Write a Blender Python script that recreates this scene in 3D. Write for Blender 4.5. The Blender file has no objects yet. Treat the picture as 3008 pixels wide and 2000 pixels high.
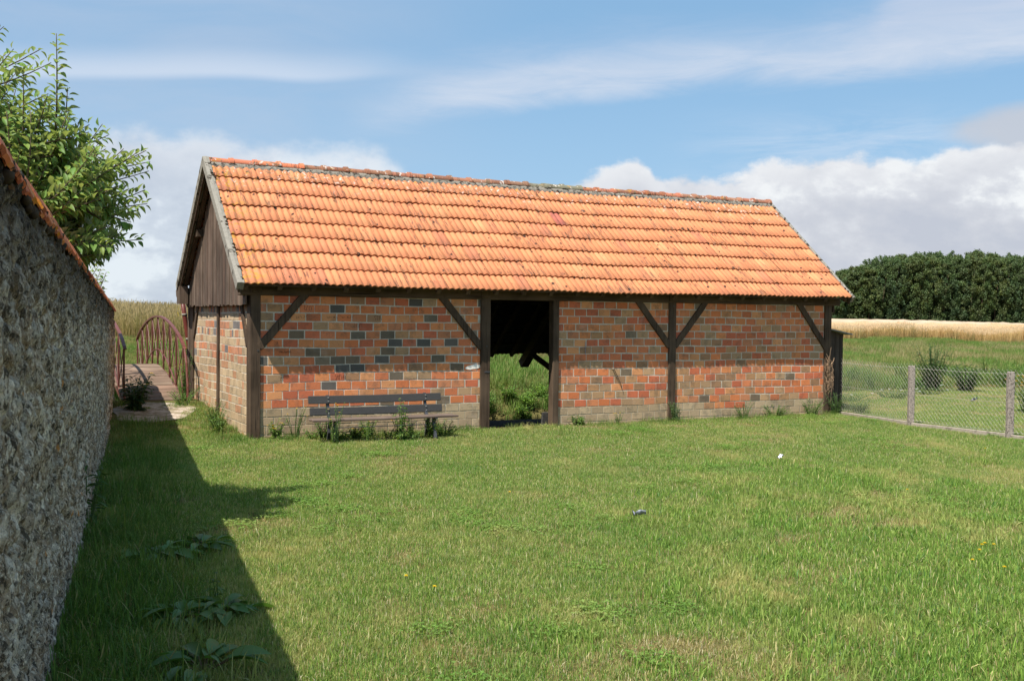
import bpy, math, random
import numpy as np
from mathutils import Vector, Matrix, noise as mnoise
random.seed(7); RNG = np.random.default_rng(11)
sc = bpy.context.scene
COL = sc.collection
R = math.radians

# ------------------------------------------------------------------ helpers
def tag(o, label=None, cat=None, group=None, kind=None):
    if label: o['label'] = label
    if cat: o['category'] = cat
    if group: o['group'] = group
    if kind: o['kind'] = kind
    return o

def empty(name, loc=(0, 0, 0), rz=0.0, label=None, cat=None, group=None):
    o = bpy.data.objects.new(name, None); COL.objects.link(o)
    o.location = loc; o.rotation_euler = (0, 0, rz); o.empty_display_size = .2
    return tag(o, label, cat, group)

def linkmesh(name, me, parent=None):
    o = bpy.data.objects.new(name, me); COL.objects.link(o)
    if parent: o.parent = parent
    return o

def np_mesh(name, V, F, mat, col=None, smooth=False, matidx=None, mats=None):
    """V (n,3), F list of arrays (m,k) of polygons"""
    me = bpy.data.meshes.new(name)
    V = np.asarray(V, dtype=np.float32)
    if isinstance(F, np.ndarray): F = [F]
    F = [np.asarray(f, dtype=np.int32) for f in F if len(f)]
    tot = sum(f.size for f in F); npoly = sum(len(f) for f in F)
    me.vertices.add(len(V)); me.vertices.foreach_set('co', V.ravel())
    me.loops.add(tot); me.loops.foreach_set('vertex_index', np.concatenate([f.ravel() for f in F]))
    me.polygons.add(npoly)
    sizes = np.concatenate([np.full(len(f), f.shape[1], dtype=np.int32) for f in F])
    starts = np.concatenate([[0], np.cumsum(sizes)[:-1]]).astype(np.int32)
    me.polygons.foreach_set('loop_start', starts)
    try: me.polygons.foreach_set('loop_total', sizes)
    except Exception: pass
    me.polygons.foreach_set('use_smooth', np.full(npoly, bool(smooth)))
    if mats:
        for m in mats: me.materials.append(m)
    else: me.materials.append(mat)
    if matidx is not None: me.polygons.foreach_set('material_index', np.asarray(matidx, dtype=np.int32))
    if col is not None:
        a = me.attributes.new('Col', 'FLOAT_COLOR', 'POINT')
        c = np.ones((len(V), 4), dtype=np.float32); c[:, :np.asarray(col).shape[-1]] = col
        a.data.foreach_set('color', c.ravel())
    me.update(calc_edges=True); me.validate(clean_customdata=False)
    return me

class MB:
    def __init__(s): s.V = []; s.F = {}; s.C = []; s.col = (1, 1, 1)
    def add(s, V, F, col=None):
        b = len(s.V)
        for v in V: s.V.append(tuple(v))
        c = col or s.col
        s.C += [c] * len(V)
        for f in F: s.F.setdefault(len(f), []).append([b + i for i in f])
    def box(s, x0, x1, y0, y1, z0, z1, col=None):
        V = [(x, y, z) for x in (x0, x1) for y in (y0, y1) for z in (z0, z1)]
        s.add(V, [(0, 1, 3, 2), (4, 6, 7, 5), (0, 4, 5, 1), (2, 3, 7, 6), (0, 2, 6, 4), (1, 5, 7, 3)], col)
    def timber(s, p0, p1, w, h, side=(0, 1, 0), n=4, jit=.004, taper=1.0, col=None):
        p0 = Vector(p0); p1 = Vector(p1); d = (p1 - p0).normalized()
        a = Vector(side); a = (a - d * a.dot(d)).normalized(); b = d.cross(a)
        V = []; 
        for i in range(n + 1):
            t = i / n; c = p0.lerp(p1, t); k = 1 + (taper - 1) * t
            ox = random.uniform(-jit, jit); oy = random.uniform(-jit, jit)
            for sx, sy in ((-1, -1), (1, -1), (1, 1), (-1, 1)):
                V.append(c + b * (sx * w / 2 * k + ox + random.uniform(-jit, jit) * .4) + a * (sy * h / 2 * k + oy * .3))
        F = []
        for i in range(n):
            for j in range(4):
                k = (j + 1) % 4
                F.append((i * 4 + j, i * 4 + k, i * 4 + 4 + k, i * 4 + 4 + j))
        F.append((3, 2, 1, 0)); F.append(tuple(n * 4 + j for j in range(4)))
        s.add(V, F, col)
    def tube(s, pts, r, n=6, col=None, cap=True):
        pts = [Vector(p) for p in pts]; m = len(pts)
        rr = r if hasattr(r, '__len__') else [r] * m
        V = []; up = Vector((.13, .21, 1)).normalized()
        for i, p in enumerate(pts):
            d = (pts[min(i + 1, m - 1)] - pts[max(i - 1, 0)])
            d = d.normalized() if d.length > 1e-9 else Vector((0, 0, 1))
            a = up - d * up.dot(d)
            if a.length < .05: a = Vector((1, 0, 0)) - d * d.x
            a.normalize(); b = d.cross(a)
            for j in range(n):
                t = 2 * math.pi * j / n
                V.append(p + (a * math.cos(t) + b * math.sin(t)) * rr[i])
        F = []
        for i in range(m - 1):
            for j in range(n):
                k = (j + 1) % n
                F.append((i * n + j, i * n + k, i * n + n + k, i * n + n + j))
        if cap:
            F.append(tuple(reversed(range(n)))); F.append(tuple((m - 1) * n + j for j in range(n)))
        s.add(V, F, col)
    def build(s, name, mat, parent=None, smooth=False, bevel=0):
        F = [np.array(v) for v in s.F.values()]
        me = np_mesh(name, np.array(s.V), F, mat, np.array(s.C), smooth)
        o = linkmesh(name, me, parent)
        if bevel:
            b = o.modifiers.new('bevel', 'BEVEL'); b.width = bevel; b.segments = 1; b.limit_method = 'ANGLE'
            b.angle_limit = R(50)
        return o

# ------------------------------------------------------------------ materials
class NT:
    def __init__(s, nt): s.nt = nt; s.n = nt.nodes; s.l = nt.links
    def node(s, t, **k):
        nd = s.n.new(t)
        for a, b in k.items():
            if a.startswith('i_'):
                key = a[2:]
                key = int(key) if key.isdigit() else key
                inp = nd.inputs[key]
                if isinstance(b, bpy.types.NodeSocket): s.l.new(b, inp)
                else: inp.default_value = b
            else: setattr(nd, a, b)
        return nd
    def math(s, op, a, b=None, c=None, clamp=False):
        nd = s.n.new('ShaderNodeMath'); nd.operation = op; nd.use_clamp = clamp
        for i, v in enumerate((a, b, c)):
            if v is None: continue
            if isinstance(v, bpy.types.NodeSocket): s.l.new(v, nd.inputs[i])
            else: nd.inputs[i].default_value = v
        return nd.outputs[0]
    def ramp(s, fac, stops, interp='LINEAR'):
        nd = s.n.new('ShaderNodeValToRGB'); nd.color_ramp.interpolation = interp
        e = nd.color_ramp.elements
        while len(e) < len(stops): e.new(.5)
        for el, (p, c) in zip(e, stops):
            el.position = p
            el.color = (c, c, c, 1) if not hasattr(c, '__len__') else (*c, 1)
        s.l.new(fac, nd.inputs[0]); return nd.outputs[0]
    def mix(s, f, a, b, mode='MIX'):
        nd = s.n.new('ShaderNodeMix'); nd.data_type = 'RGBA'; nd.blend_type = mode
        for i, v in ((0, f), (6, a), (7, b)):
            if isinstance(v, bpy.types.NodeSocket): s.l.new(v, nd.inputs[i])
            else: nd.inputs[i].default_value = (*v, 1) if hasattr(v, '__len__') and len(v) == 3 else v
        return nd.outputs[2]
    def noise(s, vec, scale, detail=4, rough=.55, dist=0, dim='3D'):
        nd = s.n.new('ShaderNodeTexNoise'); nd.noise_dimensions = dim
        nd.inputs['Scale'].default_value = scale; nd.inputs['Detail'].default_value = detail
        nd.inputs['Roughness'].default_value = rough; nd.inputs['Distortion'].default_value = dist
        if vec is not None: s.l.new(vec, nd.inputs['Vector'])
        return nd.outputs[0]
    def voro(s, vec, scale, feature='F1', out='Distance', rand=1.0):
        nd = s.n.new('ShaderNodeTexVoronoi'); nd.feature = feature
        nd.inputs['Scale'].default_value = scale; nd.inputs['Randomness'].default_value = rand
        if vec is not None: s.l.new(vec, nd.inputs['Vector'])
        return nd.outputs[out]
    def mapping(s, vec, scale=(1, 1, 1), rot=(0, 0, 0), loc=(0, 0, 0)):
        nd = s.n.new('ShaderNodeMapping'); nd.inputs['Scale'].default_value = scale
        nd.inputs['Rotation'].default_value = rot; nd.inputs['Location'].default_value = loc
        s.l.new(vec, nd.inputs['Vector']); return nd.outputs[0]

def new_mat(name):
    m = bpy.data.materials.new(name); m.use_nodes = True
    t = NT(m.node_tree); t.n.clear()
    out = t.n.new('ShaderNodeOutputMaterial'); b = t.n.new('ShaderNodeBsdfPrincipled')
    t.l.new(b.outputs[0], out.inputs[0]); b.inputs['Specular IOR Level'].default_value = .25
    t.bsdf = b; t.out = out; return m, t

def setc(t, col): t.l.new(col, t.bsdf.inputs['Base Color'])
def bump(t, h, strength=.5, dist=.01):
    nd = t.n.new('ShaderNodeBump'); nd.inputs['Strength'].default_value = strength; nd.inputs['Distance'].default_value = dist
    t.l.new(h, nd.inputs['Height']); t.l.new(nd.outputs[0], t.bsdf.inputs['Normal'])
def objco(t): return t.n.new('ShaderNodeTexCoord').outputs['Object']
def attr(t, name='Col'):
    nd = t.n.new('ShaderNodeAttribute'); nd.attribute_name = name; return nd.outputs['Color']

def mat_wood(name, c1, c2, axis, rough=.85, spec=.2):
    m, t = new_mat(name); co = objco(t)
    s = [26, 26, 26]; s[axis] = 1.3
    v = t.mapping(co, scale=tuple(s))
    g = t.noise(v, 1.0, 6, .65, .6); big = t.noise(co, 1.7, 3)
    col = t.mix(t.ramp(g, [(.3, 0), (.7, 1)]), c1, c2)
    col = t.mix(t.math('MULTIPLY', t.ramp(big, [(.4, 0), (.7, 1)]), .5), col, tuple(x * 1.55 + .01 for x in c2))
    s2 = [60, 60, 60]; s2[axis] = 1.0
    cr = t.noise(t.mapping(co, scale=tuple(s2)), 1.0, 2, .5)
    crack = t.ramp(cr, [(.30, 0), (.36, 1)])
    col = t.mix(crack, tuple(x * .3 for x in c1), col)
    setc(t, t.mix(1.0, col, attr(t), 'MULTIPLY'))
    t.bsdf.inputs['Roughness'].default_value = rough; t.bsdf.inputs['Specular IOR Level'].default_value = spec
    bump(t, t.math('ADD', t.math('MULTIPLY', g, .5), crack), .7, .006)
    return m
def mat_plain(name, c, rough=.8, var=.25, scale=30, bs=.3, spec=.25, metallic=0, bd=.004):
    m, t = new_mat(name); co = objco(t); n = t.noise(co, scale, 5, .6)
    lo = tuple(x * (1 - var) for x in c); hi = tuple(min(1, x * (1 + var)) for x in c)
    setc(t, t.mix(1.0, t.mix(t.ramp(n, [(.3, 0), (.7, 1)]), lo, hi), attr(t), 'MULTIPLY'))
    t.bsdf.inputs['Roughness'].default_value = rough; t.bsdf.inputs['Specular IOR Level'].default_value = spec
    t.bsdf.inputs['Metallic'].default_value = metallic
    bump(t, n, bs, bd); return m

M = {}
DK1, DK2 = (.030, .020, .013), (.105, .070, .045)
M['wood_v'] = mat_wood('timber_upright', DK1, DK2, 2)
M['wood_u'] = mat_wood('timber_lengthwise', DK1, DK2, 0)
M['wood_w'] = mat_wood('timber_crosswise', DK1, DK2, 1)
M['board'] = mat_wood('weathered_boards', (.050, .034, .024), (.15, .105, .075), 2)
M['shed_wood'] = mat_wood('shed_boards', (.040, .030, .024), (.085, .065, .05), 2)
M['deck'] = mat_wood('bridge_planks', (.12, .078, .053), (.215, .148, .102), 0)
M['bench_dark'] = mat_plain('charcoal_slats', (.050, .047, .044), .55, .12, 40, .1, .4)
M['bench_wood'] = mat_wood('worn_brown_slats', (.07, .05, .042), (.16, .115, .09), 0)
M['cast'] = mat_plain('dark_cast_iron', (.055, .057, .062), .5, .2, 40, .2, .4)
M['rust_red'] = mat_plain('brick_red_paint', (.135, .040, .028), .5, .3, 25, .3, .5)
M['pipe'] = mat_plain('brown_red_pipe', (.13, .028, .018), .45, .15, 10, .1, .4)
M['wire'] = mat_plain('galvanised_wire', (.40, .37, .32), .55, .2, 20, .1, .4)
M['soil'] = mat_plain('dark_soil', (.05, .035, .022), .95, .4, 20, .6)
M['paper'] = mat_plain('crumpled_paper', (.75, .75, .78), .8, .08, 30, .3)
M['bark'] = mat_plain('grey_brown_bark', (.13, .10, .075), .9, .35, 18, .8, .1, 0, .01)
M['zinc'] = mat_plain('sheet_roof', (.26, .26, .25), .6, .2, 14, .2)

# mortar / concrete
def mat_concrete(name, c, dark, lo=.42, hi=.6, scale=9):
    m, t = new_mat(name); co = objco(t); n = t.noise(co, 40, 5, .65); b = t.noise(co, scale, 5, .7)
    col = t.mix(t.ramp(n, [(.3, 0), (.7, 1)]), tuple(x * .8 for x in c), tuple(min(1, x * 1.15) for x in c))
    col = t.mix(t.ramp(b, [(lo, 1), (hi, 0)]), col, dark)
    setc(t, t.mix(1.0, col, attr(t), 'MULTIPLY')); t.bsdf.inputs['Roughness'].default_value = .95
    bump(t, n, .6, .006); return m
M['mortar'] = mat_concrete('sandy_mortar', (.62, .555, .45), (.43, .375, .30), .3, .5)
M['verge'] = mat_concrete('grey_verge_concrete', (.26, .24, .20), (.045, .035, .025), .38, .43, 7)
M['ridge_mortar'] = mat_concrete('ridge_bedding_mortar', (.24, .215, .175), (.035, .028, .022), .42, .5, 14)
M['kerb'] = mat_concrete('pale_concrete', (.36, .31, .25), (.18, .16, .12), .35, .5)
M['post_conc'] = mat_concrete('speckled_concrete', (.33, .285, .245), (.12, .10, .085), .42, .5, 42)
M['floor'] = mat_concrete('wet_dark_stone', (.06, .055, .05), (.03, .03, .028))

# brick
m, t = new_mat('clay_brick'); co = objco(t); A = attr(t)
n1 = t.noise(co, 6.5, 5, .65); n2 = t.noise(co, 90, 4, .6); n3 = t.noise(t.mapping(co, loc=(5, 2, 9)), 4.2, 3)
col = t.mix(t.math('MULTIPLY', t.ramp(n1, [(.50, 0), (.64, 1)]), .6), A, t.mix(.4, t.mix(1.0, A, (.50, .55, .58), 'MULTIPLY'), (.16, .14, .11)))
col = t.mix(t.math('MULTIPLY', t.ramp(n2, [(.35, 1), (.5, 0)]), .35), col, t.mix(1.0, A, (1.35, 1.3, 1.25), 'MULTIPLY'))
sp = t.voro(co, 38); col = t.mix(t.ramp(sp, [(.07, .75), (.10, 0)]), col, (.05, .03, .025))
col = t.mix(t.math('MULTIPLY', t.ramp(n3, [(.62, 0), (.8, 1)]), .35), col, (.5, .42, .34))
dm = t.noise(t.mapping(co, scale=(.7, .7, 1.1), loc=(3, 0, 8)), 1.6, 5, .65)
col = t.mix(t.ramp(dm, [(.50, 0), (.68, .45)]), col, t.mix(1.0, col, (.62, .66, .66), 'MULTIPLY'))
setc(t, col); t.bsdf.inputs['Roughness'].default_value = .9; bump(t, t.math('ADD', n2, n1), .55, .004); M['brick'] = m

# roof tile
def tile_mat(name, spots=.5, lichen=True):
    m, t = new_mat(name); co = objco(t); A = attr(t)
    n1 = t.noise(co, 5, 5, .6); n2 = t.noise(co, 60, 4, .6)
    col = t.mix(t.math('MULTIPLY', t.ramp(n1, [(.35, 0), (.7, 1)]), .22), A, t.mix(1.0, A, (1.08, .86, .82), 'MULTIPLY'))
    # dark streaks that run down the slope
    st = t.noise(t.mapping(co, scale=(34, 3.2, 3.2)), 1.0, 4, .65, .4)
    area = t.noise(t.mapping(co, loc=(3, 1, 7)), 1.5, 3, .6)
    k = t.math('MULTIPLY', t.ramp(st, [(.55, 0), (.59, 1)]), t.ramp(area, [(.40, 0), (.54, 1)]))
    col = t.mix(t.math('MULTIPLY', k, .72), col, (.10, .055, .038))
    vm = t.mapping(co, scale=(1, .7, .7)); v = t.voro(vm, 7.5); vc = t.n.new('ShaderNodeSeparateColor'); t.l.new(t.voro(vm, 7.5, out='Color'), vc.inputs[0])
    vn = t.math('ADD', v, t.math('MULTIPLY', t.noise(co, 50, 2), .14)); vt = t.math('MULTIPLY', vc.outputs[0], .20)
    col = t.mix(t.ramp(t.math('SUBTRACT', vn, vt), [(.055 + .02 * spots, .95), (.075 + .02 * spots, 0)]), col, (.035, .02, .014))
    v2 = t.voro(t.mapping(co, scale=(1, .6, .6), loc=(3, 3, 3)), 15)
    col = t.mix(t.math('MULTIPLY', t.ramp(t.math('ADD', v2, t.math('MULTIPLY', t.noise(co, 70, 2), .10)), [(.12, 1), (.15, 0)]), t.ramp(area, [(.45, 0), (.5, 1)])), col, (.05, .03, .02))
    if lichen:
        z = t.n.new('ShaderNodeSeparateXYZ'); t.l.new(co, z.inputs[0])
        top = t.ramp(t.math('MULTIPLY', t.math('SUBTRACT', z.outputs[2], 3.75), 2.2), [(0, 0), (1, 1)])
        wn = t.noise(t.mapping(co, scale=(1, .8, .8), loc=(8, 8, 1)), 13, 4, .6)
        col = t.mix(t.math('MULTIPLY', t.ramp(wn, [(.60, 0), (.63, 1)]), top), col, (.55, .48, .42))
        gn = t.noise(t.mapping(co, loc=(1, 8, 4)), 9, 4, .6)
        col = t.mix(t.math('MULTIPLY', t.ramp(gn, [(.58, 0), (.63, 1)]), t.math('MULTIPLY', top, .8)), col, (.13, .10, .06))
        lx = t.ramp(z.outputs[0], [(0, 1), (.28, 0)])
        yn = t.noise(t.mapping(co, loc=(4, 4, 4)), 12, 4, .6)
        col = t.mix(t.math('MULTIPLY', t.ramp(yn, [(.54, 0), (.58, 1)]), t.math('MULTIPLY', lx, .8)), col, (.42, .22, .03))
        ym = t.math('MULTIPLY', t.ramp(t.noise(t.mapping(co, loc=(14, 4, 4)), 7, 4), [(.63, 0), (.66, 1)]), t.math('MULTIPLY', top, .7))
        col = t.mix(ym, col, (.40, .22, .04))
    setc(t, col); t.bsdf.inputs['Roughness'].default_value = .8
    bump(t, n2, .3, .003); return m
M['tile'] = tile_mat('clay_roof_tile'); M['ridge_tile'] = tile_mat('clay_ridge_tile', 1.2, True)
# coping tiles of the garden wall: same clay, heavier moss and orange lichen
m, t = new_mat('mossy_coping_tile'); co = objco(t); A = attr(t)
n1 = t.noise(co, 11, 5, .65); n2 = t.noise(co, 45, 4, .6)
col = t.mix(t.ramp(n1, [(.60, 0), (.66, 1)]), A, (.035, .025, .018))
col = t.mix(t.ramp(t.noise(t.mapping(co, loc=(5, 5, 5)), 8, 4), [(.6, 0), (.64, 1)]), col, (.55, .22, .02))
setc(t, col); t.bsdf.inputs['Roughness'].default_value = .9; bump(t, n2, .6, .006); M['coping'] = m

# rubble wall
m, t = new_mat('rough_flint_rubble'); co = objco(t); A = attr(t)
w1 = t.mapping(co, scale=(1, 1, .62))
v = t.voro(w1, 9, out='Color'); sep = t.n.new('ShaderNodeSeparateColor'); t.l.new(v, sep.inputs[0])
e = t.voro(w1, 9, 'DISTANCE_TO_EDGE'); n1 = t.noise(co, 4, 6, .7); n2 = t.noise(co, 34, 6, .72); n3 = t.noise(w1, 14, 5, .75)
col = t.ramp(sep.outputs[0], [(0, (.22, .20, .175)), (.3, (.34, .32, .285)), (.55, (.43, .40, .355)), (.8, (.34, .27, .195)), (1, (.56, .54, .49))])
col = t.mix(t.ramp(e, [(0, .8), (.12, 0)]), col, (.17, .125, .08))
col = t.mix(t.ramp(n3, [(.50, 0), (.58, .8)]), col, (.20, .145, .09))
n4 = t.noise(t.mapping(co, loc=(3, 3, 3)), 58, 5, .7); n5 = t.noise(t.mapping(co, scale=(1.3, 1, .7), loc=(7, 3, 1)), 21, 6, .8)
col = t.mix(t.ramp(n5, [(.53, 0), (.565, .92)]), col, (.040, .032, .022))
col = t.mix(t.ramp(n2, [(.56, 0), (.62, .85)]), col, (.055, .045, .035))
col = t.mix(t.ramp(n5, [(.38, .9), (.43, 0)]), col, (.66, .62, .54))
col = t.mix(t.ramp(n4, [(.38, .7), (.44, 0)]), col, (.60, .56, .48))
col = t.mix(t.ramp(n1, [(.56, 0), (.74, .6)]), col, (.12, .10, .075))
col = t.mix(t.ramp(t.noise(t.mapping(co, loc=(9, 1, 1)), 7, 3), [(.68, 0), (.72, .8)]), col, (.38, .17, .04))
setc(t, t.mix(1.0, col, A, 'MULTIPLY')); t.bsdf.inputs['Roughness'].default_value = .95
bump(t, t.math('ADD', t.math('MULTIPLY', n3, 1.0), t.math('MULTIPLY', n2, .8)), 1.0, .035); M['rubble'] = m

# ground
m, t = new_mat('turf_soil'); co = objco(t); A = attr(t)
n1 = t.noise(co, 1.2, 5, .6); n2 = t.noise(co, 24, 5, .7)
col = t.mix(t.ramp(n2, [(.35, 0), (.65, 1)]), t.mix(1.0, A, (.55, .6, .5), 'MULTIPLY'), t.mix(1.0, A, (1.35, 1.25, 1.2), 'MULTIPLY'))
col = t.mix(t.math('MULTIPLY', t.ramp(n1, [(.4, 0), (.65, 1)]), .4), col, t.mix(1.0, A, (1.3, 1.0, .8), 'MULTIPLY'))
setc(t, col); t.bsdf.inputs['Roughness'].default_value = 1; t.bsdf.inputs['Specular IOR Level'].default_value = 0
bump(t, n2, .8, .03); M['ground'] = m
M['path'] = mat_concrete('pale_gravel', (.46, .38, .31), (.22, .18, .11), .44, .58, 6)

# leaves and grass: colour attribute, patchy variation over the ground, some light through the blade
def mat_leaf(name, trans=.35, tint=(1.25, 1.25, .6), straw=None, patch=(.45, .62), pscale=.55, rough=.6, back=None, spec=.25, vary=True):
    m, t = new_mat(name); A = attr(t); g = t.n.new('ShaderNodeNewGeometry'); pos = g.outputs['Position']
    col = A
    if vary:
        pos2 = t.mapping(pos, scale=(1, .5, 1)); n = t.noise(pos2, pscale, 5, .65); nb = t.noise(pos, pscale * 6, 3, .6)
        if straw:
            f = t.math('MULTIPLY', t.ramp(n, [(patch[0], 0), (patch[1], 1)]), t.ramp(nb, [(.38, .1), (.60, 1)]))
            col = t.mix(f, A, straw)
            dkn = t.noise(t.mapping(pos, loc=(7, 3, 0)), pscale * .9, 3)
            col = t.mix(t.ramp(dkn, [(.5, 0), (.68, .55)]), col, t.mix(1.0, col, (.60, .80, .62), 'MULTIPLY'))
        else:
            col = t.mix(t.ramp(n, [(.35, 0), (.65, .5)]), A, t.mix(1.0, A, (1.3, 1.2, .9), 'MULTIPLY'))
    if back: col = t.mix(g.outputs['Backfacing'], col, back)
    setc(t, col); b = t.bsdf; b.inputs['Roughness'].default_value = rough; b.inputs['Specular IOR Level'].default_value = spec
    tr = t.n.new('ShaderNodeBsdfTranslucent'); t.l.new(t.mix(1.0, col, tint, 'MULTIPLY'), tr.inputs[0])
    mx = t.n.new('ShaderNodeMixShader'); mx.inputs[0].default_value = trans
    t.l.new(b.outputs[0], mx.inputs[1]); t.l.new(tr.outputs[0], mx.inputs[2]); t.l.new(mx.outputs[0], t.out.inputs[0])
    return m
M['lawn'] = mat_leaf('lawn_blades', .35, (1.3, 1.25, .7), straw=(.54, .47, .20), patch=(.50, .70), pscale=.9)
M['bank'] = mat_leaf('bank_blades', .35, (1.3, 1.25, .7), straw=(.33, .27, .11), patch=(.50, .66), pscale=.5)
M['meadow'] = mat_leaf('meadow_blades', .35, (1.2, 1.15, .8), vary=False)
M['wheat'] = mat_leaf('ripe_wheat', .3, (1.1, 1.05, .9), vary=False, rough=.7)
M['leaf'] = mat_leaf('apple_leaves', .3, (1.5, 1.5, .5), vary=False, rough=.5, back=(.30, .36, .22), spec=.3)
M['weed'] = mat_leaf('weed_leaves', .3, (1.3, 1.4, .5), vary=False, rough=.5, spec=.35)
M['poplar'] = mat_leaf('poplar_leaves', .2, (1.2, 1.3, .5), vary=False, rough=.6)
M['petal'] = mat_leaf('petals', .3, (1, 1, 1), vary=False)
m, t = new_mat('stream_water'); t.bsdf.inputs['Base Color'].default_value = (.012, .016, .009, 1)
t.bsdf.inputs['Roughness'].default_value = .06; t.bsdf.inputs['Specular IOR Level'].default_value = .5
bump(t, t.noise(objco(t), 5, 3), .12, .02); M['water'] = m

# ------------------------------------------------------------------ frame of the wash house
YAW = .4782; X0, Y0 = -3.788, 15.278
CU, SU = math.cos(YAW), math.sin(YAW)
def W2(u, w): return (X0 + u * CU - w * SU, Y0 + u * SU + w * CU)
def UW(X, Y):
    dx, dy = X - X0, Y - Y0
    return dx * CU + dy * SU, -dx * SU + dy * CU
def sst(x, a, b):
    t = np.clip((x - a) / (b - a), 0, 1); return t * t * (3 - 2 * t)
L = 11.24; HP = 2.10; WD = 4.3
ZR, WR = 4.29, 2.15; OV = .30; ZE = 2.23; SL = (ZR - ZE) / (WR + OV)
UL, UR = -.27, 11.5

LW = ([-400, 6.55, 6.75, 8, 14, 20, 37, 60, 150, 3000], [-.85, -.85, -.48, .08, .75, 1.15, 1.5, 1.45, 1.0, 1.0])
RW = ([-400, 6.2, 6.6, 8, 14, 26, 40, 150, 3000], [-.85, -.85, -.12, .0, .22, .72, .70, .56, .56])
def terr(X, Y):
    X = np.asarray(X, dtype=float); Y = np.asarray(Y, dtype=float)
    u, w = UW(X, Y)
    near = .28 * sst(w, .3, 4.0) * (1 - sst(u, 0.02, .3))
    near = near - .42 * sst(w, .2, .34) * sst(u, .2, .4) * (1 - sst(u, L - .25, L - .05))
    near = near + .015 * np.sin(u * 1.3 + 1) * np.cos(w * .9)*sst(-w, .5, 2)
    edge = 4.55 + .12 * np.sin(u * 2.1) + .08 * np.sin(u * 5.3)
    near = near + (-.9 - near) * sst(w, edge, edge + .25)
    fl = np.interp(w, *LW); fr = np.interp(w, *RW) + sst(w, 30, 75) * np.clip(.5 - .031 * (u - 91), -.45, .55)
    t = sst(u, 6, 24); far = fl * (1 - t) + fr * t
    far = far + (.06 * np.sin(X * .7 + Y * .31) + .04 * np.sin(X * 1.9 - Y * 1.3)) * sst(w, 7, 10)
    return np.where(w > 6.1, far, near)
def tz(X, Y): return float(terr(X, Y))

# stone garden wall line
WP0 = np.array([-2.32, 5.23]); WDIR = np.array([-.3326, .9431]); WN = np.array([.9431, .3326])
def wall_pt(s): return WP0 + WDIR * s            # s metres along, s = 0 at Y 5.23
S0, S1 = -9.0, 14.07
def ridge_z(s): return 2.225 - .0274 * s + .22
def wall_off(X, Y): return (X - WP0[0]) * WN[0] + (Y - WP0[1]) * WN[1]
def wall_s(X, Y): return (X - WP0[0]) * WDIR[0] + (Y - WP0[1]) * WDIR[1]

# ------------------------------------------------------------------ ground sheet
def axis(fine0, fine1, step, lo, hi, extra=()):
    a = list(np.arange(fine0, fine1 + 1e-6, step))
    s = step; x = fine1
    while x < hi: s *= 1.25; x += s; a.append(min(x, hi))
    s = step; x = fine0
    while x > lo: s *= 1.25; x -= s; a.append(max(x, lo))
    return np.array(sorted(set([round(v, 4) for v in a + list(extra)])))
ua = axis(-12, 34, .3, -1500, 2500, (0.02, .1, .2, .3, .4, 11.0, 11.1, 11.19))
wa = axis(-14, 9, .25, -600, 2500, (.2, .27, .34, 4.4, 4.6, 4.7, 4.8, 4.9, 6.05, 6.1, 6.12, 6.2, 6.3, 6.4, 6.5, 6.55, 6.6, 6.65, 6.75, 6.85, 12, 14, 16, 18, 20, 22, 24, 26, 28, 30))
UU, WW = np.meshgrid(ua, wa, indexing='ij')
GX, GY = W2(UU, WW); GZ = terr(GX, GY)
cols = np.zeros(GX.shape + (3,)); cols[:] = (.14, .13, .055)
meadow = (sst(WW, 17, 21) * (1 - sst(UU, 8, 22)))[..., None]
cols = cols * (1 - meadow) + np.array((.20, .17, .06)) * meadow
wh = (sst(GY, 57, 59) * sst(UU, 15, 25) * (1 - sst(GY, 150, 170)))[..., None]
cols = cols * (1 - wh) + np.array((.30, .21, .10)) * wh
stream = (sst(WW, 4.5, 4.8) * (1 - sst(WW, 6.3, 6.6)))[..., None]
cols = cols * (1 - stream) + np.array((.02, .018, .012)) * stream
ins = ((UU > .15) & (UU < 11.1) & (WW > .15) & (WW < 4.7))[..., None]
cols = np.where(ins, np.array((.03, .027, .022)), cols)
nu, nw = GX.shape; I = np.arange(nu * nw).reshape(nu, nw)
F = np.stack([I[:-1, :-1], I[1:, :-1], I[1:, 1:], I[:-1, 1:]], -1).reshape(-1, 4)
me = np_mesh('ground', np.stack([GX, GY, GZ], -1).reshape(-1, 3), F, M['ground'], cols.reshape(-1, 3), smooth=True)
tag(linkmesh('ground', me), kind='structure')

# water of the stream
b = MB(); n = 60
for i in range(n):
    u0, u1 = -14 + i * 1.0, -13 + i * 1.0
    b.add([(*W2(u0, 4.4), -.55), (*W2(u1, 4.4), -.55), (*W2(u1, 6.95), -.55), (*W2(u0, 6.95), -.55)], [(0, 1, 2, 3)])
tag(b.build('water', M['water']), kind='structure')

# gravel path in front of the bridge
def blob(cx, cy, rx, ry, ang, seed, n=40):
    pts = []
    for i in range(n):
        a = 2 * math.pi * i / n
        r = 1 + .22 * mnoise.noise(Vector((math.cos(a) * 1.5, math.sin(a) * 1.5, seed)))
        x, y = math.cos(a) * rx * r, math.sin(a) * ry * r
        pts.append((cx + x * math.cos(ang) - y * math.sin(ang), cy + x * math.sin(ang) + y * math.cos(ang)))
    return pts
PC = W2(-.95, 2.75)
V = []; Fq = []
ring = blob(PC[0], PC[1], .95, .62, YAW + 1.3, 3.1)
K = 8
for k in range(K + 1):
    for p in ring:
        x = PC[0] + (p[0] - PC[0]) * k / K; y = PC[1] + (p[1] - PC[1]) * k / K
        V.append((x, y, tz(x, y) + .012))
nr = len(ring)
for k in range(K):
    for i in range(nr):
        j = (i + 1) % nr; Fq.append((k * nr + i, k * nr + j, (k + 1) * nr + j, (k + 1) * nr + i))
me = np_mesh('path', np.array(V), np.array(Fq), M['path'], np.ones((len(V), 3)))
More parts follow.
